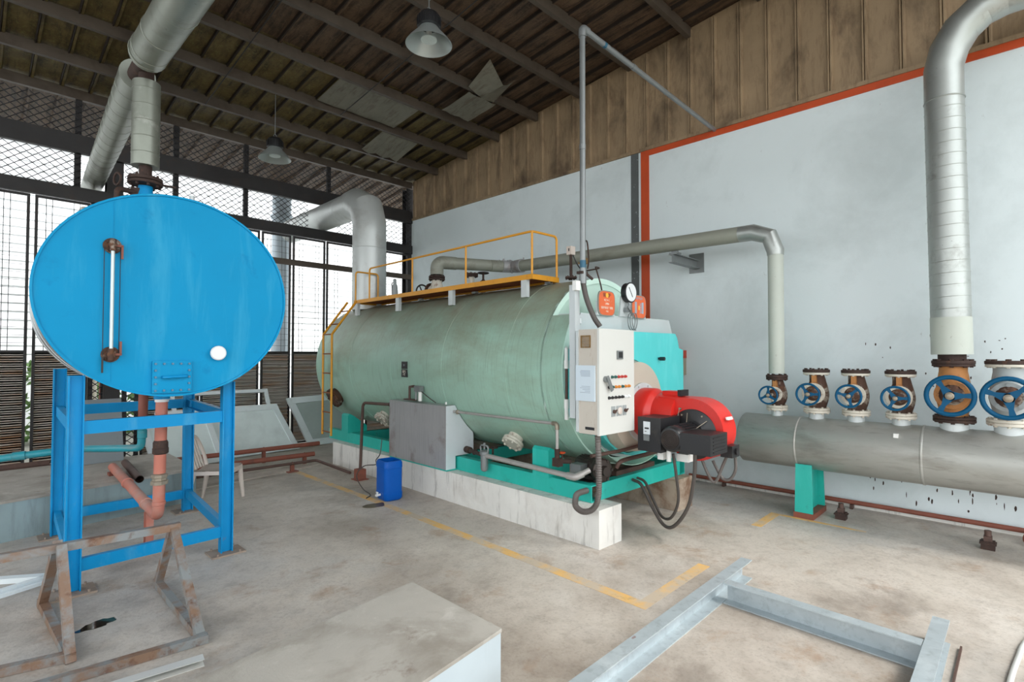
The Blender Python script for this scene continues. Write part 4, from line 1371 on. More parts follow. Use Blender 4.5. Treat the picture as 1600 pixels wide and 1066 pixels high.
# control cabinet on its post
t = thing('control_cabinet', 'off white electrical control cabinet with coloured lamps in front of the boiler', 'cabinet', (4.22, 2.87, 1.07), 'B')
CX0, CX1, CY0, CY1, CZ0, CZ1 = 3.945, 4.505, 2.765, 2.975, 1.075, 2.03
part('body', MB().rbox(CX0 + .004, CY0, CZ0, CX1 - .004, CY1, CZ1, 0.006), 'cab_side', t, 'grimy cream cabinet sides')
part('back_plate', MB().rbox(CX0 - .004, CY1, CZ0 + .01, CX1 - .04, CY1 + .03, CZ1 - .01, 0.004), 'pale_steel', t)
dr = part('door', MB().rbox(CX0, CY0 - 0.024, CZ0 - .004, CX1, CY0 - .001, CZ1 + .004, 0.006), 'white_paint', t, 'clean off white door')
DY = CY0 - 0.024
mb = MB().rbox(4.215, DY - 0.016, 1.755, 4.30, DY + .002, 1.835, 0.004)
dp = part('display', mb, 'conduit', dr, 'small square digital controller')
mb = MB().box(4.228, DY - 0.018, 1.768, 4.288, DY - 0.015, 1.823)
dsc = part('screen', mb, 'black', dp)


def lamp(x, z, m_):
    mb = MB().lathe([(0.015, 0), (0.015, 0.006), (0.012, 0.008), (0.012, 0.018), (0.008, 0.024), (0, 0.025)], (x, DY, z), (0, -1, 0), 14)
    part('indicator', mb, m_, dr)


for i, c_ in enumerate(('lamp_green', 'lamp_green', 'lamp_red', 'lamp_red', 'lamp_red')):
    lamp(4.136 + .053 * i, 1.592, c_)
for i, c_ in enumerate(('black', 'lamp_green', 'lamp_amber', 'lamp_amber', 'lamp_green', 'lamp_amber', 'lamp_amber')):
    lamp(4.09 + .053 * i, 1.5, c_)
for i, c_ in enumerate(('black', 'black', 'black', 'black', 'black', 'dial', 'dial')):
    lamp(4.088 + .053 * i, 1.403, c_)
mb = MB().cyl((4.03, DY, 1.575), (4.03, DY - .03, 1.575), 0.028, 16)
mb.beam((4.02, DY - .035, 1.60), (4.095, DY - .035, 1.47), 0.014, 0.036, up=(1, 0, .5))
part('door_handle', mb, 'conduit', dr, 'worn chrome lever handle')
for x, w in ((4.155, .06), (4.248, .08), (4.335, .055)):
    mb = MB().rbox(x - w / 2, DY - .006, 1.275 - .047, x + w / 2, DY + .001, 1.275 + .047, 0.003)
    sp = part('switch_plate', mb, 'valve_grey', dr)
    if w > .07:
        part('push_button', MB().lathe([(.034, 0), (.034, .01), (.028, .014), (0, .016)], (x, DY - .006, 1.275), (0, -1, 0), 20), 'plastic_cream', sp)
    else:
        part('rotary_knob', MB().cyl((x, DY - .006, 1.275), (x, DY - .028, 1.275), .016, 12).beam((x - .015, DY - .03, 1.262), (x + .02, DY - .03, 1.29), 0.01, .01), 'brown_pipe', sp)
mb = MB()
mb.ring_plate([(2.838, 1.86), (2.948, 1.86), (2.948, 1.975), (2.838, 1.975)], [(2.848, 1.87), (2.938, 1.87), (2.938, 1.965), (2.848, 1.965)], 'x', CX0 - .006, CX0 + .004)
for k in range(7):
    mb.box(CX0 - .005, 2.848, 1.874 + .0135 * k, CX0 + .004, 2.938, 1.881 + .0135 * k)
part('vent_grille', mb, 'brass', t, 'brownish vent grille')
doc = part('document_holder', MB().rbox(CX0 - .016, 2.782, 1.375, CX0 + .002, 2.998, 1.70, 0.004), 'paper', t, 'laminated sheet in a holder on the cabinet side')
mb = MB()
rr = random.Random(5)
for k in range(5):
    mb.box(CX0 - .0168, 2.83, 1.60 + .012 * k, CX0 - .016, 2.83 + rr.uniform(.08, .12), 1.606 + .012 * k)
for k in range(5):
    mb.box(CX0 - .0168, 2.83, 1.45 + .014 * k, CX0 - .016, 2.83 + rr.uniform(.06, .12), 1.455 + .014 * k)
part('faded_print', mb, 'grey_ink', doc)
part('bottom_slot', MB().box(CX0 - .001, 2.80, 1.115, CX0 + .005, 2.90, 1.14), 'black', t)
part('post', MB().rbox(3.975, 3.04, 1.2, 4.045, 3.11, 2.46, 0.004), 'pale_steel', t, 'pale square post behind the cabinet')
part('wall_arm', MB().beam((4.045, 3.045, 2.12), (4.25, 3.25, 2.12), 0.04, 0.05), 'pale_steel', t)
part('clamp_box', MB().rbox(3.93, 2.99, 2.40, 3.995, 3.035, 2.49, 0.004), 'white', t)

# corrugated hose from the cabinet to the skid
pth = smooth_path([(4.04, 2.83, 1.07), (4.04, 2.82, 0.75), (4.03, 2.82, 0.50), (3.99, 2.85, 0.395), (3.94, 2.92, 0.365), (3.93, 3.0, 0.40), (3.99, 3.05, 0.46), (4.08, 3.09, 0.475), (4.225, 3.10, 0.475)], 26)
solo('corrugated_hose', MB().tube(pth, [0.029 if i % 2 else 0.0245 for i in range(len(pth))], 14), 'hose', 'grey corrugated hose hanging from the control cabinet and looping into the skid', 'hose', loc=(4.04, 2.83, 0.6), frame='B')

# conduit riser with its overhead branch
t = thing('conduit_riser', 'tall thin grey conduit rising from the control cabinet and branching to the white wall', 'conduit', (4.05, 2.985, 2.0))
mb = MB().tube(fillet([(4.045, 3.0, 2.50), (4.05, 3.0, 4.93), (7.34, 3.126, 4.99)], 0.03, 4), 0.028, 14)
part('pipe_run', mb, 'conduit', t)
part('socket', MB().tube(fillet([(4.05, 3.0, 4.84), (4.05, 3.0, 4.93), (4.14, 3.003, 4.932)], 0.035, 5), 0.037, 14), 'conduit', t)
part('socket', MB().cyl((5.0, 3.034, 4.947), (5.07, 3.037, 4.948), 0.033, 12), 'conduit', t)
part('socket', MB().cyl((4.045, 3.0, 2.47), (4.045, 3.0, 2.60), 0.034, 14), 'conduit', t)
part('socket', MB().cyl((4.046, 3.0, 3.75), (4.046, 3.0, 3.80), 0.032, 14), 'conduit', t)
part('tape', MB().cyl((4.0455, 3.0, 2.62), (4.0455, 3.0, 2.69), 0.0295, 14), 'blue_tape', t, 'blue tape band')
part('tape', MB().cyl((4.42, 3.014, 4.937), (4.46, 3.016, 4.938), 0.0295, 12), 'blue_tape', t, 'blue tape band')
part('flexible_tail', MB().tube(smooth_path([(4.045, 3.0, 2.49), (4.06, 2.97, 2.33), (4.10, 2.92, 2.16), (4.135, 2.87, 2.06)], 8), 0.025, 12), 'hose_dark', t)
mb = MB().box(4.0, 2.975, 2.56, 4.09, 3.04, 2.585)
mb.beam((4.09, 3.0, 2.57), (4.16, 2.97, 2.52), 0.02, 0.02)
part('clamp', mb, 'dark_rust', t)

# burner
t = thing('burner', 'red burner with black fan motor bolted to the front of the boiler', 'burner', (4.95, 2.5, 1.1), 'B')
BXc, BZc = 5.0, 1.19
mb = MB().lathe([(0, 0), (0.31, 0), (0.31, 0.02), (0, 0.02)], (BXc, 2.967, BZc), (0, -1, 0), 40)
mb.bolts((BXc, 2.955, BZc), (0, -1, 0), 0.285, 10, 0.012, 0.02)
part('mount_flange', mb, 'pale_steel', t)
mb = MB().lathe([(0.255, 2.95), (0.26, 2.93), (0.26, 2.80), (0.245, 2.78), (0.21, 2.74), (0.20, 2.52)], (BXc, 0, BZc), (0, 1, 0), 40)
part('burner_head', mb, 'red', t)
sc = [(2.70, 1.377), (2.33, 1.375)]
for k in range(1, 25):
    f = k / 24
    r = 0.33 - 0.075 * f
    sc.append((2.33 - r * math.sin(math.radians(190 * f)), 1.045 + r * math.cos(math.radians(190 * f))))
sc += [(2.50, 0.83), (2.60, 0.93), (2.70, 0.96)]
mb = MB().prism(sc, 'x', 4.885, 5.16)
mb.bev(0.03, 3, 40)
part('fan_housing', mb, 'red', t, 'red snail shaped fan housing')
mb = MB().rbox(4.96, 2.52, 1.37, 5.10, 2.70, 1.43, 0.02)
part('air_damper', mb, 'red', t)
mb = MB().rbox(4.955, 2.49, 1.385, 5.105, 2.53, 1.445, 0.012)
part('damper_cap', mb, 'black', t)
mb = MB().lathe([(0.0, 0), (0.235, 0), (0.24, 0.006), (0.23, 0.012), (0.14, 0.014), (0.12, 0.03), (0, 0.03)], (4.886, 2.335, 1.035), (-1, 0, 0), 40)
fc = part('inlet_cover', mb, 'black', t)
mb = MB().bolts((4.875, 2.335, 1.035), (-1, 0, 0), 0.205, 6, 0.009, 0.015)
for k in range(6):
    q_ = 2 * PI * k / 6 + .3
    mb.beam((4.865, 2.335 + .205 * math.cos(q_), 1.035 + .205 * math.sin(q_)), (4.80, 2.335 + .10 * math.cos(q_), 1.035 + .10 * math.sin(q_)), .006, .006)
part('cover_stay', mb, 'bolt', fc)
mb = MB().lathe([(0.105, 0.02), (0.112, 0.03), (0.112, 0.3), (0.118, 0.31), (0.118, 0.40), (0.104, 0.425), (0.09, 0.43)], (4.886, 2.335, 1.03), (-1, 0, 0), 36)
for k in range(22):
    a = 2 * PI * k / 22
    mb.beam((4.84, 2.335 + 0.115 * math.cos(a), 1.03 + 0.115 * math.sin(a)), (4.60, 2.335 + 0.115 * math.cos(a), 1.03 + 0.115 * math.sin(a)), 0.006, 0.02, up=(0, math.cos(a), math.sin(a)))
fm = part('fan_motor', mb, 'black', t)
mb = MB().lathe([(0, 0.431), (0.088, 0.431), (0.088, 0.434), (0, 0.436)], (4.886, 2.335, 1.03), (-1, 0, 0), 32)
mb2 = mb
for r in (0.02, 0.036, 0.052, 0.068, 0.084):
    mb2.torus((4.449, 2.335, 1.03), (1, 0, 0), r, 0.003, 28, 6)
part('fan_grille', mb2, 'pump', fm, 'dusty round grille')
mb = MB().rbox(4.45, 1.955, 0.925, 4.78, 2.235, 1.105, 0.03, 3)
for k in range(5):
    mb.box(4.50, 1.95, 0.95 + 0.03 * k, 4.74, 1.96, 0.96 + 0.03 * k)
part('terminal_box', mb, 'black', fm)
mb = MB().rbox(4.50, 2.455, 0.885, 4.86, 2.70, 1.205, 0.03, 3)
cb = part('burner_controller', mb, 'black', t, 'black burner control box with a pale label')
mb = MB().rbox(4.493, 2.565, 1.045, 4.502, 2.635, 1.165, 0.006)
lb = part('label_panel', mb, 'stainless_end', cb)
part('label_print', MB().box(4.4915, 2.575, 1.095, 4.4935, 2.62, 1.11).box(4.4915, 2.60, 1.07, 4.4935, 2.62, 1.076), 'black_ink', lb)
part('label_panel', MB().rbox(4.493, 2.572, .985, 4.502, 2.634, 1.04, 0.004), 'conduit', cb)
part('fuel_valve', MB().rbox(4.62, 2.50, 0.80, 4.68, 2.56, 0.886, 0.008).rbox(4.72, 2.30, 0.79, 4.84, 2.42, 0.86, 0.02).cyl((4.60, 2.43, .80), (4.60, 2.43, .90), 0.022, 10), 'white', t, 'white fuel fittings under the burner')
part('rear_bracket', MB().rbox(4.96, 1.99, 0.84, 5.12, 2.10, 0.95, 0.005).cyl((5.04, 1.985, .895), (5.04, 1.97, .895), 0.03, 8), 'black', t)
part('brand_strip', MB().hexa([(4.95, 2.038, 1.19), (5.06, 2.038, 1.19), (5.06, 2.045, 1.215), (4.95, 2.045, 1.215), (4.95, 2.02, 1.19), (5.06, 2.02, 1.19), (5.06, 2.03, 1.215), (4.95, 2.03, 1.215)]), 'white', t, 'narrow white strip on the housing rim')
mb = MB()
mb.tube([(4.882, 2.46, 1.27), (4.86, 2.46, 1.27)], 0.012, 8)
mb.tube([(4.882, 2.62, 1.24), (4.86, 2.62, 1.24)], 0.012, 8)
mb.tube(smooth_path([(4.868, 2.46, 1.27), (4.85, 2.468, 1.22), (4.84, 2.46, 1.17), (4.845, 2.46, 1.12)], 5), 0.0035, 6)
part('pressure_tap', mb, 'bolt', t)

# hanging cables
solo('cable_conduit', MB().tube(smooth_path([(4.60, 2.17, 0.922), (4.62, 2.19, 0.70), (4.68, 2.28, 0.40), (4.74, 2.45, 0.17), (4.80, 2.60, 0.125), (4.86, 2.76, 0.25), (4.91, 2.92, 0.44), (4.93, 3.04, 0.475)], 8), 0.017, 10),
     'hose_dark', 'thick dark cable sagging from the burner motor to the skid end, lower of two', 'cable', 'cables under the burner', (4.7, 2.4, 0.1), 'B')
solo('cable_conduit', MB().tube(smooth_path([(4.69, 2.435, 0.86), (4.71, 2.42, 0.68), (4.79, 2.44, 0.40), (4.85, 2.55, 0.20), (4.90, 2.68, 0.17), (4.95, 2.80, 0.29), (5.0, 2.93, 0.45), (5.02, 3.04, 0.48)], 8), 0.014, 10),
     'hose_dark', 'thinner dark cable sagging from the burner to the skid end, inner of two', 'cable', 'cables under the burner', (4.8, 2.5, 0.2), 'B')
solo('cable_conduit', MB().tube(smooth_path([(5.0, 2.30, 0.772), (5.02, 2.26, 0.66), (5.05, 2.22, 0.575), (5.06, 2.18, 0.60), (5.06, 2.14, 0.70), (5.06, 2.085, 0.832)], 8), 0.014, 10),
     'hose', 'short grey cable loop under the fan housing, the inner of two', 'cable', 'cable loops under the fan housing', (5.05, 2.2, 0.6), 'B')
solo('cable_conduit', MB().tube(smooth_path([(5.10, 2.24, 0.765), (5.11, 2.20, 0.68), (5.12, 2.15, 0.60), (5.12, 2.08, 0.61), (5.12, 2.03, 0.70), (5.10, 2.02, 0.83)], 8), 0.014, 10),
     'hose', 'short grey cable loop under the fan housing, the outer of two', 'cable', 'cable loops under the fan housing', (5.12, 2.1, 0.6), 'B')

# feed tank against the drum
t = thing('feed_tank', 'stained steel feed water tank wedged between floor plinth and boiler drum', 'tank', (4.25, 5.8, 0.36), 'B')
prof = [(4.055, 0.378), (4.20, 0.378), (4.20, 0.535), (4.49, 0.535), (4.49, 0.775)] + [(BCX + 1.064 * math.cos(math.radians(a)), BCZ + 1.064 * math.sin(math.radians(a))) for a in (231, 224, 217, 210, 206)] + [(4.055, 1.16)]
part('tank_body', MB().prism(prof, 'y', 5.14, 6.45), 'stainless', t, smooth=15)
part('end_panel', MB().prism([(x + (0 if x > 4.1 else -.001), z) for x, z in prof], 'y', 5.134, 5.1395), 'stainless_end', t, 'brighter end panel', smooth=15)
part('shelf', MB().box(4.06, 5.14, 0.36, 4.225, 6.45, 0.377), 'teal', t)
mb = MB().rbox(4.06, 5.86, 1.185, 4.125, 6.10, 1.20, 0.004)
mb.cyl((4.085, 5.99, 1.19), (4.085, 5.99, 1.36), 0.016, 10)
mb.beam((4.085, 5.99, 1.36), (4.09, 5.90, 1.375), 0.03, 0.03)
part('float_switch', mb, 'brown_pipe', t)
mb = MB().cyl((4.085, 5.74, 1.185), (4.085, 5.74, 1.32), 0.026, 14)
wf = part('filter_cup', mb, 'white', t, 'white cup under a grey valve head')
mb = MB().rbox(4.045, 5.70, 1.31, 4.112, 5.83, 1.385, 0.012)
mb.cyl((4.075, 5.82, 1.35), (4.075, 5.82, 1.2), 0.016, 10)
part('valve_head', mb, 'conduit', wf)
part('cable', MB().tube(smooth_path([(4.08, 5.70, 1.31), (4.09, 5.55, 1.24), (4.09, 5.40, 1.185)], 6), 0.006, 6), 'hose_dark', t)
part('pin', MB().cyl((4.07, 5.16, 1.18), (4.07, 5.16, 1.21), 0.012, 8), 'white', t)

# pipework of the feed tank and pump
t = thing('return_pipe', 'thin grey pipe from the top of the feed tank end dropping to a valve', 'pipe', (4.1, 4.3, 1.1), 'B')
part('pipe_run', MB().tube(fillet([(4.17, 5.131, 1.09), (4.05, 3.33, 1.115), (4.05, 3.33, 0.86)], 0.04, 4), 0.016, 12), 'pipe_galv', t)
mb = MB()
mb.tube(fillet([(4.055, 3.39, 1.1145), (4.05, 3.33, 1.115), (4.05, 3.33, 1.06)], 0.035, 4), 0.023, 12)
mb.lathe([(0.018, 0), (0.03, 0.004), (0.03, 0.03), (0.018, 0.034)], (4.165, 5.06, 1.09), (-.066, -1, .01), 6)
part('fitting', mb, 'bolt', t)
mb = MB().cyl((4.05, 3.33, 0.87), (4.05, 3.33, 0.74), 0.026, 10)
mb.cyl((4.05, 3.33, 0.75), (4.19, 3.28, 0.735), 0.024, 10)
mb.rbox(4.02, 3.29, 0.70, 4.09, 3.37, 0.78, 0.015)
mb.cyl((4.10, 3.31, 0.74), (4.10, 3.31, 0.83), 0.009, 8)
vb = part('globe_valve', mb, 'dark_rust', t)
part('small_handwheel', MB().torus((4.10, 3.31, 0.83), (0, 0, 1), 0.028, 0.008, 16, 6).beam((4.075, 3.31, .83), (4.125, 3.31, .83), .008, .006), 'orange', vb)

t = thing('suction_pipe', 'pale grey pipe along the skid from strainer to pump', 'pipe', (4.15, 4.0, 0.62), 'B')
part('pipe_run', MB().tube(fillet([(4.15, 4.50, 0.63), (4.13, 3.17, 0.605), (4.265, 3.10, 0.665)], 0.03, 4), 0.027, 14), 'pipe_galv', t)
part('elbow', MB().tube(fillet([(4.132, 3.27, 0.607), (4.13, 3.17, 0.605), (4.20, 3.13, 0.635)], 0.04, 5), 0.035, 14), 'pipe_galv', t)
part('tank_nozzle', MB().cyl((4.36, 5.115, 0.60), (4.34, 5.02, 0.60), 0.042, 14).cyl((4.34, 5.03, 0.60), (4.15, 4.55, 0.63), 0.024, 12).lathe([(.026, 0), (.036, .004), (.036, .04), (.026, .044)], (4.28, 4.87, .61), (-.4, -1, .05), 6), 'dark_rust', t)
mb = MB().lathe([(0.0, 0), (0.02, 0.005), (0.04, 0.02), (0.045, 0.05), (0.045, 0.20), (0.055, 0.205), (0.055, 0.235), (0.03, 0.25), (0, 0.255)], (4.15, 4.53, 0.44), seg=20)
mb.tube(fillet([(4.15, 4.585, 0.64), (4.15, 4.60, 0.745), (4.15, 4.46, 0.745), (4.15, 4.475, 0.64)], 0.03, 4), 0.011, 8)
mb.cyl((4.15, 4.53, 0.70), (4.15, 4.53, 0.775), 0.012, 8)
part('strainer', mb, 'conduit', t, 'grey strainer with a clamp over its lid')
mb = MB().torus((4.30, 4.55, 0.70), (0, 0, 1), 0.055, 0.008, 18, 6).cyl((4.30, 4.55, 0.62), (4.30, 4.55, .70), .012, 8)
part('small_handwheel', mb, 'dark_rust', t)

t = thing('feed_pump', 'oily black feed pump and motor sitting on the front corner of the skid', 'pump', (4.5, 3.2, 0.523), 'B')
mb = MB().lathe([(0, 0), (0.10, 0), (0.115, 0.02), (0.115, 0.07), (0.10, 0.085), (0.05, 0.09), (0.045, 0.14), (0, 0.14)], (4.41, 3.10, 0.655), (-0.3, -1, 0), 24)
mb.bolts((4.41, 3.10, 0.655), (-0.3, -1, 0), 0.1, 6, 0.014, 0.095)
mb.cyl((4.31, 3.09, 0.675), (4.40, 3.08, 0.665), 0.035, 12)
mb.box(4.36, 3.06, 0.526, 4.49, 3.12, 0.58)
part('pump_volute', mb, 'pump', t)
mb = MB().lathe([(0, 0), (0.09, 0.0), (0.095, 0.01), (0.095, 0.26), (0.085, 0.29), (0, 0.29)], (4.44, 3.13, 0.655), (0.3, 1, 0.0), 28)
for k in range(18):
    a = 2 * PI * k / 18
    d_ = Vector((.287, .958, 0))
    s_ = Vector((.958, -.287, 0))
    o_ = s_ * math.cos(a) * .095 + Vector((0, 0, 1)) * math.sin(a) * .095
    p_ = Vector((4.44, 3.13, .655)) + o_
    mb.beam(p_ + d_ * .03, p_ + d_ * .25, .006, .016, up=o_)
mb.box(4.42, 3.17, 0.527, 4.58, 3.35, 0.575)
part('pump_motor', mb, 'pump', t)
part('motor_terminal', MB().rbox(4.25, 3.20, 0.60, 4.36, 3.33, 0.70, 0.008), 'conduit', t, 'grey terminal box')
solo('discharge_pipe', MB().tube(smooth_path([(4.56, 2.99, 0.66), (4.58, 2.97, 0.71), (4.68, 2.95, 0.735), (5.05, 2.94, 0.74), (5.45, 2.94, 0.75)], 8), 0.022, 12), 'brown_pipe',
     'dark rusty pipe bending up from the pump and crossing under the burner hatch', 'pipe', loc=(4.9, 3.04, 0.8), frame='B')
solo('blowdown_pipe', MB().tube([(4.20, 3.03, 0.82), (4.55, 2.935, 0.84), (5.35, 2.935, 0.86)], 0.018, 10), 'brown_pipe',
     'thin brown pipe sloping up across the drip apron above the pump', 'pipe', loc=(4.8, 3.05, 0.8), frame='B')

# brown pipe to the rear of the tank
t = thing('fill_pipe', 'dark brown pipe rising from a red floor block into the feed tank', 'pipe', (3.86, 6.95, 0.0), 'B')
mb = MB().tube(fillet([(3.87, 6.93, 0.13), (4.14, 7.36, 1.055), (4.13, 6.455, 1.085)], 0.05, 5), 0.022, 12)
part('pipe_run', mb, 'brown_pipe', t)
part('union', MB().lathe([(0.024, 0), (0.045, 0.005), (0.045, 0.03), (0.034, 0.035), (0.034, 0.06), (0.04, 0.065), (0.04, 0.085), (0.024, 0.09)], (4.13, 6.455, 1.085), (0, 1, 0), 8), 'dark_rust', t)
mb = MB().rbox(3.80, 6.85, 0, 3.92, 6.98, 0.15, 0.006)
mb.box(3.77, 6.82, 0, 3.95, 7.01, 0.01)
part('foot_block', mb, 'red_brown', t, 'red oxide block on the floor')

# blue container
JM = Matrix.Translation((3.70, 5.74, 0)) @ Matrix.Rotation(math.radians(-8), 4, 'Z')
t = thing('jerrycan', 'blue plastic container with its top cut open standing by the plinth', 'container', (3.70, 5.74, 0))
mb = MB()
sec = []


def rr_sec(a, b, r, z, n=5):
    pts = []
    for cx_, cy_, a0 in ((a - r, b - r, 0), (-a + r, b - r, 90), (-a + r, -b + r, 180), (a - r, -b + r, 270)):
        for k in range(n + 1):
            q_ = math.radians(a0 + 90 * k / n)
            pts.append(JM @ Vector((cx_ + r * math.cos(q_), cy_ + r * math.sin(q_), z)))
    return pts


rings = []
A_, B_ = 0.125, 0.15
for dz, g_ in ((0.0, -0.03), (0.012, -0.012), (0.035, 0.0), (0.10, 0.0), (0.105, -0.004), (0.395, -0.004), (0.40, 0.0), (0.46, -0.002), (0.485, -0.012), (0.485, -0.022), (0.44, -0.014), (0.05, -0.014), (0.03, -0.03)):
    rings.append([mb.bm.verts.new(p) for p in rr_sec(A_ + g_, B_ + g_, 0.05, dz)])
n_ = len(rings[0])
for a, b in zip(rings, rings[1:]):
    for k in range(n_):
        mb.bm.faces.new([a[k], a[(k + 1) % n_], b[(k + 1) % n_], b[k]])
mb.bm.faces.new(rings[0][::-1])
mb.bm.faces.new(rings[-1])
part('container_body', mb, 'jerry', t)
mb = MB().cyl(JM @ Vector((-0.12, -0.02, 0.075)), JM @ Vector((-0.19, -0.03, 0.075)), 0.014, 12)
mb.cyl(JM @ Vector((-0.17, -0.027, 0.06)), JM @ Vector((-0.17, -0.027, 0.11)), 0.01, 10)
mb.beam(JM @ Vector((-0.17, -0.05, 0.108)), JM @ Vector((-0.17, 0.0, 0.108)), 0.012, 0.012)
part('tap', mb, 'white', t, 'white tap')
solo('thin_hose', MB().tube(smooth_path([(4.05, 6.47, 0.62), (4.02, 6.47, 0.42), (3.9, 6.38, 0.36), (3.80, 6.22, 0.34), (3.66, 6.28, 0.33), (3.60, 6.36, 0.2), (3.66, 6.30, 0.03), (3.62, 6.05, 0.008), (3.50, 5.94, 0.008)], 8), 0.007, 6),
     'hose_dark', 'thin dark hose looping between feed tank and blue container', 'hose', loc=(3.8, 6.2, 0.1))
mb = MB()
pts = [(3.41 + 0.13 * math.cos(a) * (1 + .15 * math.sin(3 * a)), 5.60 + 0.10 * math.sin(a) * (1 + .2 * math.cos(2 * a + 1))) for a in [2 * PI * k / 28 for k in range(28)]]
mb.prism(pts, 'z', 0, 0.003)
solo('wet_patch', mb, 'wet', 'damp brown patch on the yellow line under the container tap', 'puddle', loc=(3.5, 5.6, 0))

# low red pipes from the ledge to the plinth
for nm, pts, r, sup, lab in (
    ('low_pipe', [(1.2, 9.12, 0.235), (4.35, 8.98, 0.235)], 0.036, [(2.55, 9.06), (3.42, 9.02)], 'red oxide pipe running low past the white frames, the one nearest the fence'),
    ('low_pipe', [(2.04, 8.60, 0.16), (4.02, 8.47, 0.16)], 0.038, [(3.86, 8.48)], 'red oxide pipe running low to the plinth, the middle one of three'),
    ('low_pipe', [(2.04, 8.16, 0.125), (3.88, 8.10, 0.125), (3.86, 7.0, 0.10)], 0.022, [(3.50, 8.11)], 'thin red oxide pipe running low and turning along the plinth')):
    c = pts[len(pts) // 2]
    t = thing(nm, lab, 'pipe', (c[0], c[1], 0.0), group='red pipes along the floor')
    part('pipe_run', MB().tube(fillet(pts, 0.05, 4), r, 14), 'red_brown' if r > .03 else 'brown_pipe', t)
    z = pts[0][2]
    for (x, y) in sup:
        mb = MB().box(x - .025, y - .025, 0.012, x + .025, y + .025, z - r + .002)
        mb.box(x - .08, y - .06, 0.0, x + .08, y + .06, 0.013)
        mb.tube([(x, y - r - .006, z - .5 * r), (x, y - r * .7 - .006, z + .75 * r), (x, y, z + r + .004), (x, y + r * .7 + .006, z + .75 * r), (x, y + r + .006, z - .5 * r)], 0.005, 6)
        part('pipe_shoe', mb, 'red_brown', t)

# ------------------------------------------------------------------ fittings on top of the drum
def top_z(x):
    return BCZ + math.sqrt(BR ** 2 - (x - BCX) ** 2)


t = thing('main_steam_valve', 'rusty pink main stop valve on the boiler top under the grey steam pipe', 'valve', (5.28, 7.02, 2.68), 'B')
mb = MB().lathe([(0.07, 0.01), (0.07, 0.05), (0.10, 0.08), (0.115, 0.16), (0.105, 0.25), (0.085, 0.30), (0.085, 0.36)], (5.28, 7.02, 2.68), seg=28)
mb.cyl((5.28, 7.02, 2.85), (5.28, 7.16, 2.87), 0.085, 24)
part('body', mb, 'valve_cream', t)
mb = MB().flange((5.28, 7.02, 3.045), (0, 0, 1), 0.135, 0.03, 8)
mb.flange((5.28, 7.02, 3.08), (0, 0, 1), 0.135, 0.028, 8)
part('flange', mb, 'dark_rust', t)
mb = MB().flange((5.28, 7.02, 2.728), (0, 0, 1), 0.13, 0.03, 8)
part('flange', mb, 'dark_rust', t)
mb = MB().flange((5.28, 7.18, 2.87), (0, 1, 0), 0.125, 0.03, 8)
mb.lathe([(0.10, 0), (0.09, 0.06), (0.04, 0.12), (0.022, 0.2), (0.022, 0.26), (0, 0.26)], (5.28, 7.19, 2.87), (0, 1, 0), 20)
part('bonnet', mb, 'rust_valve', t)
mb = MB().torus((5.28, 7.44, 2.87), (0, 1, 0), 0.12, 0.014, 28, 8)
for k in range(3):
    a = 2 * PI * k / 3
    mb.beam((5.28, 7.44, 2.87), (5.28 + .12 * math.cos(a), 7.44, 2.87 + .12 * math.sin(a)), .02, .012)
part('handwheel', mb, 'dark_steel', t)

t = thing('safety_valve', 'small grey spring safety valve on the boiler top next to the flue', 'valve', (5.0, 7.86, 2.65), 'B')
mb = MB().lathe([(0.05, 0.03), (0.05, 0.10), (0.09, 0.10), (0.09, 0.125), (0.05, 0.13), (0.055, 0.2), (0.05, 0.30), (0.04, 0.34), (0.03, 0.36), (0.03, 0.42), (0.02, 0.45), (0, 0.45)], (5.0, 7.86, 2.66), seg=20)
part('body', mb, 'valve_grey', t)
part('lift_lever', MB().tube([(5.0, 7.86, 3.06), (5.0, 7.96, 3.04), (5.0, 7.95, 2.85)], 0.009, 6), 'dark_rust', t)
t = thing('top_nozzle', 'small blind flanged nozzle on the boiler top seen beyond the catwalk edge', 'nozzle', (5.2, 6.03, 2.67), 'B')
mb = MB().cyl((5.2, 6.03, 2.692), (5.2, 6.03, 2.98), 0.045, 16)
part('neck', mb, 'valve_cream', t)
mb = MB().flange((5.2, 6.03, 2.985), (0, 0, 1), 0.1, 0.022, 8, .009, .012).flange((5.2, 6.03, 3.012), (0, 0, 1), 0.1, 0.022, 8, .009, .012)
part('flange', mb, 'dark_rust', t)
mb = MB().flange((5.2, 6.03, 2.72), (0, 0, 1), 0.1, 0.025, 8, .009, .012)
part('flange', mb, 'dark_rust', t)
t = thing('vent_valve', 'small dark valve with flat handwheel on the boiler top beside the blind nozzle', 'valve', (5.2, 5.76, 2.67), 'B')
part('body', MB().lathe([(0.035, .02), (0.035, .1), (0.06, .12), (0.06, .2), (0.03, .22), (0.016, .24), (0.016, .35), (0, .35)], (5.2, 5.76, 2.67), seg=16), 'dark_rust', t)
part('handwheel', MB().torus((5.2, 5.76, 3.0), (0, 0, 1), 0.075, 0.011, 22, 6).beam((5.13, 5.76, 3.0), (5.27, 5.76, 3.0), .016, .01).beam((5.2, 5.69, 3.0), (5.2, 5.83, 3.0), .016, .01), 'dark_steel', t)
t = thing('drum_manhole', 'bolted round manhole lid on the boiler top under the front of the catwalk', 'manhole', (5.15, 4.62, 2.68), 'B')
part('manhole_ring', MB().lathe([(0.2, .01), (0.2, .05), (0.23, .05), (0.23, .08), (0, .08)], (5.15, 4.62, 2.68), seg=32), 'stainless', t)
part('lid', MB().flange((5.15, 4.62, 2.775), (0, 0, 1), 0.22, 0.025, 12, .011, .014).tube(fillet([(5.08, 4.62, 2.78), (5.08, 4.62, 2.83), (5.22, 4.62, 2.83), (5.22, 4.62, 2.78)], .02), .008, 8), 'conduit', t)
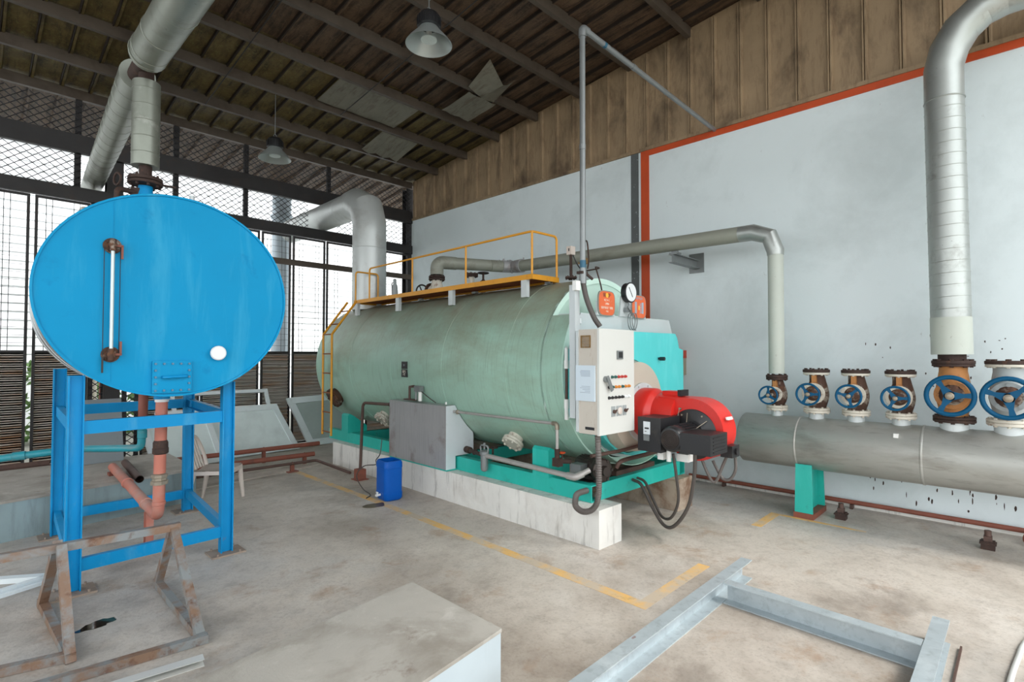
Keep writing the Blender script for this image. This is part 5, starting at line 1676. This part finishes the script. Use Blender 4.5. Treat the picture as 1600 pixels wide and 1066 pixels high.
t = thing('pressure_switch', 'small cream switch box on a dark stem at the front end of the boiler top', 'switch', (5.0, 3.93, 2.66), 'B')
part('stem', MB().tube(smooth_path([(5.0, 3.93, 2.692), (5.0, 3.93, 2.85), (4.985, 3.92, 3.0)], 5), 0.018, 8).flange((5.0, 3.93, 2.72), (0, 0, 1), .07, .022, 6, .008, .012), 'dark_rust', t)
bx = part('switch_box', MB().rbox(4.94, 3.88, 2.99, 5.02, 3.95, 3.09, 0.01), 'plastic_cream', t)
part('window', MB().box(4.9385, 3.905, 3.03, 4.941, 3.92, 3.065), 'black', bx)
part('cable', MB().tube(smooth_path([(5.0, 3.90, 2.99), (5.03, 3.86, 2.88), (5.05, 3.80, 2.78), (5.02, 3.76, 2.69)], 6), 0.008, 6), 'black', t)
t = thing('siphon_loop', 'dark looped gauge siphon pipe standing on the boiler top behind the tall conduit', 'pipe', (5.0, 3.72, 2.66), 'B')
part('pipe_run', MB().tube(smooth_path([(5.0, 3.72, 2.692), (5.0, 3.72, 3.08), (5.0, 3.70, 3.13), (5.0, 3.68, 3.08), (5.0, 3.665, 2.9), (5.0, 3.68, 2.8)], 8), 0.009, 8), 'dark_rust', t)
part('cock', MB().rbox(4.97, 3.70, 2.86, 5.03, 3.75, 2.93, 0.01).cyl((4.97, 3.72, 2.9), (4.93, 3.76, 2.86), .011, 8), 'brass', t)
solo('gauge_pipe', MB().tube(smooth_path([(4.965, 3.70, 2.77), (4.9, 3.45, 2.765), (4.78, 3.40, 2.76), (4.74, 3.36, 2.72), (4.735, 3.30, 2.55), (4.735, 3.27, 2.40)], 8), 0.008, 8), 'dark_rust',
     'thin dark gauge line bending down behind the orange name plate', 'pipe', loc=(4.85, 3.4, 2.6), frame='B')

# ------------------------------------------------------------------ grey steam pipe, header and its valves
HXc, HZc, HRr = 6.68, 0.796, 0.29
t = thing('steam_main', 'grey insulated steam pipe from the boiler along the white wall down to the header', 'pipe', (6.7, 4.5, 3.3))
# start of the pipe in world coordinates (above the stop valve)
(ox, oy), th = FRAMES['B']
vx, vy = 5.28 - ox, 7.02 - oy
sx, sy = ox + math.cos(th) * vx - math.sin(th) * vy, oy + math.sin(th) * vx + math.cos(th) * vy
part('boiler_elbow', MB().tube(fillet([(sx, sy, 3.118), (sx, sy, 3.33), (5.72, sy - .10, 3.335)], 0.15, 6), 0.108, 24), 'pipe_grey', t)
part('cross_run', MB().cyl((5.70, sy - .095, 3.335), (6.66, 6.52, 3.345), 0.10, 24).cyl((6.3, 6.65, 3.34), (6.66, 6.52, 3.345), .103, 24), 'pipe_grey', t)
mb = MB()
rr = random.Random(9)
P_ = fillet([(6.50, 6.57, 3.345), (6.68, 6.50, 3.345), (6.68, 6.25, 3.34)], 0.1, 4)
mb.tube(P_, [0.105 + rr.uniform(-.008, .016) for _ in P_], 18)
for k in range(26):
    c = Vector(P_[rr.randrange(len(P_))])
    d_ = Vector((rr.uniform(-1, 1), rr.uniform(-1, 1), rr.uniform(-.6, 1))).normalized()
    mb.beam(c + d_ * .1, c + d_ * rr.uniform(.12, .15) + Vector((0, 0, .01)), .03, .004)
part('torn_joint', mb, 'stainless', t, 'crumpled torn jacket at the corner', smooth=10)
part('long_run', MB().cyl((6.68, 6.27, 3.34), (6.68, 2.52, 3.295), 0.098, 28).cyl((6.68, 3.56, 3.308), (6.68, 3.85, 3.311), .1005, 28), 'pipe_grey', t)
part('bend', MB().tube([(6.68, 2.54, 3.295), (6.68, 2.38, 3.293), (6.68, 2.19, 3.215), (6.68, 2.125, 3.03), (6.68, 2.125, 2.98)], [0.099, 0.101, 0.101, 0.096, 0.09], 28), 'pipe_silver', t, 'mitred silver elbow', smooth=24)
part('drop', MB().cyl((6.68, 2.125, 2.99), (6.68, 2.128, 1.575), 0.086, 28), 'pipe_cream', t)

t = thing('wall_bracket', 'grey steel bracket on the white wall carrying the long steam pipe', 'bracket', (7.2, 3.42, 3.1))
part('wall_plate', MB().box(WX - 0.014, 3.30, 2.98, WX, 3.52, 3.26), 'conduit', t)
part('arm', MB().ibeam((WX - 0.014, 3.41, 3.10), (6.60, 3.41, 3.10), 0.10, 0.12, 0.01), 'conduit', t)
part('pipe_shoe', MB().box(6.63, 3.35, 3.161, 6.75, 3.47, 3.185).box(6.68, 3.36, 3.18, 6.69, 3.46, 3.207), 'conduit', t)

t = thing('steam_header', 'long fat silver steam header lying along the foot of the white wall', 'header', (HXc, 0.8, HZc))
mb = MB().lathe([(0, 2.50), (HRr - .012, 2.50), (HRr, 2.488), (HRr, -1.6), (0, -1.6)], (HXc, 0, HZc), (0, 1, 0), 56)
for y in (1.87, 0.75):
    mb.lathe([(HRr, y - .012), (HRr + .006, y - .008), (HRr + .006, y + .008), (HRr, y + .012)], (HXc, 0, HZc), (0, 1, 0), 56, close=False)
part('shell', mb, 'header', t, smooth=60)
part('tag', MB().box(HXc - .24, 0.93, HZc + .175, HXc - .20, 0.97, HZc + .215), 'white', t)
VP = [(2.128, 0.062), (1.71, 0.078), (1.33, 0.078), (0.936, 0.078), (0.518, 0.112), (0.124, 0.112)]
for y, r in VP:
    part('branch_neck', MB().cyl((HXc, y, HZc + HRr - 0.03), (HXc, y, HZc + HRr + 0.058), r, 28), 'pale_steel', t)
t2 = thing('header_support', 'turquoise steel foot standing under the silver header', 'support', (6.6, 1.8, 0))
mb = MB().hexa([(6.43, 1.70, 0.06), (6.45, 1.70, 0.06), (6.45, 1.88, 0.06), (6.43, 1.88, 0.06), (6.445, 1.71, 0.585), (6.465, 1.71, 0.585), (6.465, 1.87, 0.585), (6.445, 1.87, 0.585)])
part('leg_plate', mb, 'teal', t2)
mb = MB().hexa([(6.91, 1.70, 0.06), (6.93, 1.70, 0.06), (6.93, 1.88, 0.06), (6.91, 1.88, 0.06), (6.89, 1.71, 0.585), (6.91, 1.71, 0.585), (6.91, 1.87, 0.585), (6.89, 1.87, 0.585)])
part('leg_plate', mb, 'teal', t2)
part('web_plate', MB().prism([(6.44, 0.06), (6.92, 0.06), (6.90, 0.585), (6.86, 0.567), (6.80, 0.522), (6.68, 0.493), (6.56, 0.522), (6.50, 0.567), (6.455, 0.585)], 'y', 1.77, 1.79), 'teal', t2)
part('base_plate', MB().box(6.42, 1.69, 0, 6.94, 1.89, 0.06), 'red_brown', t2)


def header_valve(y, nr, fb, fr, zt, R, wr, body, flmat, blind, label, ph, wx, sz):
    """fb: bottom flange z, zt: top flange centre z, R: bonnet radius, wr: wheel radius"""
    zc = fb + (zt - fb) * 0.45
    t = thing('globe_valve', label, 'valve', (HXc, y, HZc + HRr + 0.06), group='blue wheeled valves on the header')
    mb = MB().flange((HXc, y, fb - 0.017), (0, 0, 1), fr, 0.028, 8, 0.010 * sz, 0.014)
    part('lower_flange', mb, 'valve_cream' if sz < 1.3 else flmat, t)
    h = zt - fb
    k = fr / 0.135
    if sz < 1.3:
        mb = MB().lathe([(nr * .98, 0.0), (nr * .98, h * .12), (nr * 1.12, h * .26), (nr * 1.28, h * .45), (nr * 1.16, h * .62), (nr * .92, h * .75), (nr * .92, h)], (HXc + .012, y, fb), seg=32)
        mb.tube(smooth_path([(HXc + .02, y - .02, fb + .04), (HXc + .03, y - .05, fb + h * .4), (HXc + .02, y - .025, fb + h * .72), (HXc, y, fb + h)], 6), nr * .9, 20)
    else:
        mb = MB().lathe([(nr * .88, 0.0), (nr * .9, h * .08), (nr * 1.2, h * .40), (nr * 1.18, h * .5), (nr * .92, h * .86), (nr * .92, h)], (HXc, y, fb), seg=36)
    bd = part('valve_body', mb, body, t)
    mb = MB().flange((HXc, y, fb + 0.012), (0, 0, 1), fr, 0.026, 8, 0.010 * sz, 0.012)
    part('body_flange', mb, 'valve_cream' if sz < 1.3 else flmat, t)
    mb = MB().flange((HXc, y, zt - 0.014), (0, 0, 1), fr, 0.024, 8, 0.010 * sz, 0.01)
    part('upper_flange', mb, 'valve_cream' if blind else flmat, t)
    mb = MB().flange((HXc, y, zt + 0.015), (0, 0, 1), fr * 1.02, 0.032, 8, 0.012 * sz, 0.014)
    part('blind_flange' if blind else 'mating_flange', mb, 'dark_rust', t, 'dark rusted flange')
    mb = MB().cyl((HXc, y, zc), (HXc - nr * 1.5, y, zc), R * .8, 28)
    mb.flange((HXc - nr * 1.55, y, zc), (-1, 0, 0), R, 0.03, 8, 0.012 * sz, 0.012)
    part('bonnet_flange', mb, 'valve_cream' if sz < 1.3 else body, t)
    xb = HXc - nr * 1.55 - 0.015
    mb = MB().lathe([(R * .72, 0), (R * .5, 0.03), (0.024 * sz, 0.05), (0.02 * sz, 0.09), (0.012 * sz, 0.1), (0.012 * sz, HXc - wx - (HXc - xb) + 0.03), (0, HXc - wx - (HXc - xb) + 0.03)], (xb, y, zc), (-1, 0, 0), 24)
    part('bonnet', mb, 'rust_valve', t)
    if sz < 1.3:
        mb = MB().rbox(HXc - nr * 1.35, y - 0.022, zc + R * .9, HXc - nr * .55, y + 0.022, zt - 0.03, 0.004)
        mb.box(HXc - nr * 1.6, y - .03, zc + R * .9, HXc - nr * .55, y + .03, zc + R * .9 + .012)
        part('yoke', mb, 'valve_orange', t)
    mb = MB().torus((wx, y, zc), (1, 0, 0), wr, wr * 0.105 if sz < 1.3 else wr * .12, 36, 10)
    for q_ in range(3):
        a = 2 * PI * q_ / 3 + ph
        c_, s_ = math.cos(a), math.sin(a)
        e = Vector((0, -s_, c_))
        d_ = Vector((0, c_, s_))
        p0, p1 = Vector((wx, y, zc)), Vector((wx, y, zc)) + d_ * wr
        w0, w1, w2 = wr * .26, wr * .10, wr * .16
        T_ = Vector((wr * .06, 0, 0))
        pm = p0 + d_ * wr * .58
        for (pa, pb, wa, wb) in ((p0, pm, w0, w1), (pm, p1, w1, w2)):
            mb.hexa([pa - e * wa - T_, pa + e * wa - T_, pb + e * wb - T_, pb - e * wb - T_, pa - e * wa + T_, pa + e * wa + T_, pb + e * wb + T_, pb - e * wb + T_])
    hw = part('handwheel', mb, 'wheel_blue', t, 'blue three spoke handwheel')
    part('hub_nut', MB().lathe([(wr * .2, 0), (wr * .2, .012), (wr * .14, .016), (wr * .13, .03), (wr * .06, .034), (0, .034)], (wx - wr * .06, y, zc), (-1, 0, 0), 18), 'bolt', hw)
    return t


NZ = HZc + HRr + 0.062 + 0.03
hv = [
    ('small rust brown valve with a blue wheel under the pale down pipe', False),
    ('rusty cream valve, blue wheel, open dark top flange, next to the down pipe valve', True),
    ('rusty cream valve, blue wheel, open dark top flange, middle of three alike', True),
    ('rusty cream valve, blue wheel, open dark top flange, beside the big orange valve', True),
]
header_valve(2.128, .062, NZ, .115, 1.527, .088, .098, 'rust_valve', 'dark_rust', False, hv[0][0], 1.6, HXc - .30, 1.0)
header_valve(1.71, .078, NZ, .132, 1.60, .115, .112, 'rust_valve', 'valve_cream', True, hv[1][0], 1.0, HXc - .33, 1.05)
header_valve(1.33, .078, NZ, .132, 1.60, .115, .112, 'rust_valve', 'valve_cream', True, hv[2][0], 0.3, HXc - .33, 1.05)
header_valve(0.936, .078, NZ, .132, 1.60, .115, .112, 'rust_valve', 'valve_cream', True, hv[3][0], 1.0, HXc - .33, 1.05)
header_valve(0.518, .12, NZ, .165, 1.71, .135, .172, 'valve_orange', 'dark_rust', False, 'big orange brown valve with a large blue wheel under the fat silver pipe', 1.0, HXc - .36, 1.6)
header_valve(0.124, .12, NZ, .165, 1.71, .135, .172, 'valve_grey', 'valve_cream', True, 'big grey valve with a large blue wheel and open top, last on the header', 0.35, HXc - .36, 1.6)

# fat silver pipe
t = thing('silver_main', 'fat ribbed silver pipe rising from the big orange valve and bending over the orange band', 'pipe', (HXc, 0.53, 1.76))
part('bare_pipe', MB().cyl((HXc, .525, 1.742), (HXc, .525, 1.83), 0.11, 24), 'dark_rust', t)
part('white_sleeve', MB().cyl((HXc, .525, 1.80), (HXc, .528, 2.16), 0.162, 40), 'pipe_cream', t, 'pale painted sleeve with a rust streak')
mb = MB().cyl((HXc, .528, 2.16), (HXc, .545, 4.32), 0.158, 40)
z = 2.24
while z < 4.2:
    mb.torus((HXc, .528 + (z - 2.16) * .008, z), (0, 0.06, 1), 0.158, 0.0028, 40, 6)
    z += 0.115
mb.torus((HXc, .544, 4.3), (0, 0, 1), 0.16, 0.006, 40, 6)
part('riser', mb, 'pipe_silver', t)
part('bend', MB().tube([(HXc, .545, 4.32), (HXc, .545, 4.62), (HXc, .50, 4.80), (HXc, .40, 4.97), (HXc, .25, 5.09), (HXc, .08, 5.13)], [.158, .158, .162, .164, .162, .158], 40), 'pipe_silver', t, smooth=16)
part('horizontal_run', MB().cyl((HXc, .10, 5.13), (HXc, -3.5, 5.15), 0.158, 40), 'pipe_silver', t)

# pipe along the foot of the wall
t = thing('condensate_pipe', 'thin red oxide pipe running along the foot of the white wall behind the header', 'pipe', (7.22, 1.2, 0))
part('pipe_run', MB().tube([(7.24, 3.5, 0.075), (7.24, -2.5, 0.075)], 0.026, 12), 'red_brown', t)
for y in (3.0, 1.5, -1.0):
    part('pipe_clip', MB().box(7.20, y - .015, 0, 7.28, y + .015, 0.05), 'brown_pipe', t)
t = thing('return_bend', 'red oxide pipe stub doubling back beside the last header valve near the floor', 'pipe', (6.9, -0.03, 0.0))
part('pipe_run', MB().tube(fillet([(7.20, 0.02, 0.075), (6.98, 0.04, 0.075), (6.98, 0.04, 0.03), (6.98, -1.0, 0.03)], 0.03, 4), 0.022, 12), 'red_brown', t)
for i, (x, y, lab) in enumerate(((6.70, 1.49, 'dark rusty steam trap on a short stand beside the turquoise header support'), (6.62, 0.29, 'dark rusty steam trap on a short stand below the big orange valve'))):
    t = thing('steam_trap', lab, 'steam trap', (x, y, 0), group='steam traps by the wall pipe')
    part('stand', MB().rbox(x - .05, y - .05, 0, x + .05, y + .05, 0.075, 0.006).box(x - .06, y - .06, .05, x + .06, y + .06, .062), 'dark_rust', t)
    part('trap_body', MB().cyl((x, y, .07), (x, y, .17), .026, 10).rbox(x - .035, y - .03, .07, x + .035, y + .03, .12, .01), 'brown_pipe', t)

# switch box on the wall
t = thing('wall_switch_box', 'grey switch box with a red lid on the white wall behind the burner', 'switch', (7.3, 3.68, 1.5))
part('box', MB().rbox(WX - .10, 3.585, 1.50, WX, 3.80, 1.745, 0.005), 'box_grey', t)
part('lid', MB().rbox(WX - .104, 3.58, 1.747, WX, 3.805, 1.86, 0.004), 'box_red', t, 'red painted lid')
part('switch_lever', MB().rbox(WX - .125, 3.595, 1.58, WX - .095, 3.635, 1.65, 0.005).box(WX - .112, 3.635, 1.60, WX - .098, 3.78, 1.61).box(WX - .112, 3.635, 1.625, WX - .098, 3.78, 1.635), 'brass', t)

# ------------------------------------------------------------------ pendant lamps
def pendant(x, y, zr, R, label):
    t = thing('pendant_lamp', label, 'lamp', (x, y, zr), group='spun aluminium pendant lamps')
    zt = roof_z(y) + 0.15
    k = R / 0.255
    prof = [(R, 0), (R * .86, .05 * k), (R * .52, .145 * k), (R * .36, .2 * k), (R * .34, .2 * k), (R * .50, .14 * k), (R * .84, .046 * k), (R * .985, 0)]
    part('shade', MB().lathe(prof + [prof[0]], (x, y, zr), seg=44, close=False), 'lamp_shade', t, 'open spun metal shade')
    part('lens', MB().lathe([(0, .045 * k), (R * .34, .05 * k), (R * .35, .058 * k), (R * .34, .064 * k), (0, .062 * k)], (x, y, zr), seg=32), 'lens', t)
    mb = MB().lathe([(R * .12, .06 * k), (R * .12, .2 * k), (R * .2, .2 * k)], (x, y, zr), seg=16)
    part('lamp_bulb', mb, 'white', t)
    mb = MB().lathe([(R * .40, .19 * k), (R * .49, .20 * k), (R * .49, .30 * k), (R * .40, .34 * k), (R * .18, .37 * k), (0, .37 * k)], (x, y, zr), seg=20)
    for q_ in range(20):
        a = 2 * PI * q_ / 20
        mb.beam((x + R * .5 * math.cos(a), y + R * .5 * math.sin(a), zr + .2 * k), (x + R * .5 * math.cos(a), y + R * .5 * math.sin(a), zr + .3 * k), .005, .012, up=(math.cos(a), math.sin(a), 0))
    part('housing', mb, 'black', t, 'black finned lamp head')
    mb = MB().torus((x, y, zr + .395 * k), (0, 1, 0), .022, .005, 14, 6)
    mb.cyl((x, y, zr + .41 * k), (x, y, zt), .006, 6)
    if R > .25:
        mb.rbox(x - .03, y - .03, zr + .52, x + .03, y + .03, zr + .6, .012)
    part('suspension', mb, 'conduit', t)


pendant(3.47, 4.65, 5.2, 0.255, 'pendant lamp with wide metal shade, the larger looking one above the boiler front')
pendant(3.45, 8.78, 5.0, 0.25, 'pendant lamp with wide metal shade hanging near the mesh fence')

# ------------------------------------------------------------------ things on the near floor
t = thing('concrete_block', 'big low concrete block with white painted sides and stained top', 'block', (1.0, 2.5, 0))
def quad_prism(z0, z1, e=0.0):
    return MB().prism([(-1.2, 2.05 - .38), (2.055 + e, 2.085 - e), (2.06 + e, 2.925 + e), (0.74, 2.765 + e), (-1.2, 2.54 + e)], 'z', z0, z1)
part('block_body', quad_prism(0, 0.285), 'block_side', t)
part('block_top', quad_prism(0.285, 0.305, 0.004).bev(.004, 1, 40), 'block_top', t, 'stained bare concrete top')

t = thing('galvanised_frame', 'galvanised channel steel frame lying on the floor', 'frame', (3.6, 1.2, 0))
part('long_channel', MB().channel((1.0, 1.64, 0.075), (4.42, 1.655, 0.075), 0.085, 0.15, 0.008, flip=1), 'galv', t)
part('cross_channel', MB().channel((3.88, 1.605, 0.075), (3.85, 0.46, 0.075), 0.085, 0.148, 0.008, flip=1), 'galv', t)
part('end_channel', MB().channel((1.4, 0.40, 0.075), (4.28, 0.415, 0.075), 0.085, 0.15, 0.008, flip=1), 'galv', t)
solo('thin_batten', MB().box(2.6, 0.315, 0, 4.26, 0.325, 0.02), 'brown_pipe', 'thin brown strip lying beside the end of the galvanised frame', 'strip', loc=(3.6, .32, 0))

t = thing('rusty_rack', 'rusting grey A-frame rack with bare top bar standing on the floor', 'rack', (0.7, 4.2, 0))
S = 0.05
part('triangle_leg', MB().beam((1.05, 3.72, 0.0), (1.05, 4.40, 0.555), S, S).beam((1.06, 4.88, 0.0), (1.05, 4.42, 0.555), S, S), 'rack', t)
part('triangle_base', MB().channel((1.05, 3.70, 0.03), (1.06, 4.90, 0.03), 0.05, 0.05, 0.006, up=(0, 0, 1)), 'rack', t)
part('triangle_leg', MB().beam((0.45, 4.03, 0.0), (0.43, 4.36, 0.60), S, S).beam((0.40, 5.08, 0.0), (0.42, 4.42, 0.60), S, S), 'rack', t)
part('triangle_base', MB().channel((0.45, 4.02, 0.03), (0.40, 5.10, 0.03), 0.05, 0.05, 0.006, up=(0, 0, 1)), 'rack', t)
part('top_bar', MB().beam((1.09, 4.40, 0.565), (-0.6, 4.42, 0.60), S, S), 'rack', t)
part('base_bar', MB().beam((1.08, 3.71, 0.028), (-0.6, 3.92, 0.028), S, S), 'rack', t)
part('base_bar', MB().beam((0.46, 4.06, 0.028), (-0.8, 4.42, 0.028), S, S), 'rack', t)

solo('trim_strip', MB().channel((0.99, 3.47, 0.02), (-0.1, 3.62, 0.02), 0.07, 0.04, 0.004, flip=-1), 'alu_strip', 'white metal trim strip lying on the floor between rack and concrete block', 'strip', loc=(.5, 3.55, 0))
t = thing('aluminium_frame', 'white aluminium frame corner lying flat on the floor behind the rack', 'frame', (0.3, 5.6, 0))
part('stile', MB().beam((0.46, 5.66, 0.02), (-0.5, 6.32, 0.02), 0.07, 0.04), 'alu', t)
part('stile', MB().beam((0.46, 5.63, 0.02), (-0.4, 5.33, 0.02), 0.05, 0.04).beam((0.44, 5.56, 0.012), (-0.4, 5.26, 0.012), 0.04, 0.024), 'alu', t)
mb = MB()
pts = []
rr = random.Random(4)
for k in range(30):
    a = 2 * PI * k / 30
    w = 1 + rr.uniform(-.22, .18)
    pts.append((0.635 + 0.115 * math.cos(a) * w, 4.475 + 0.055 * math.sin(a) * w + .02 * math.cos(a)))
solo('puddle', mb.prism(pts, 'z', 0, 0.002), 'puddle', 'small dark glossy puddle on the floor inside the rusty rack', 'puddle', loc=(.635, 4.475, 0))
solo('floor_hose', MB().tube(smooth_path([(3.3, .04, .015), (3.6, .10, .015), (3.95, .10, .015), (4.33, .07, .015), (4.65, .03, .015), (5.1, -.1, .015)], 8), 0.014, 10), 'alu_strip', 'curved pale hose lying on the floor at the edge of view past the galvanised frame', 'hose', loc=(4.5, -.1, 0))
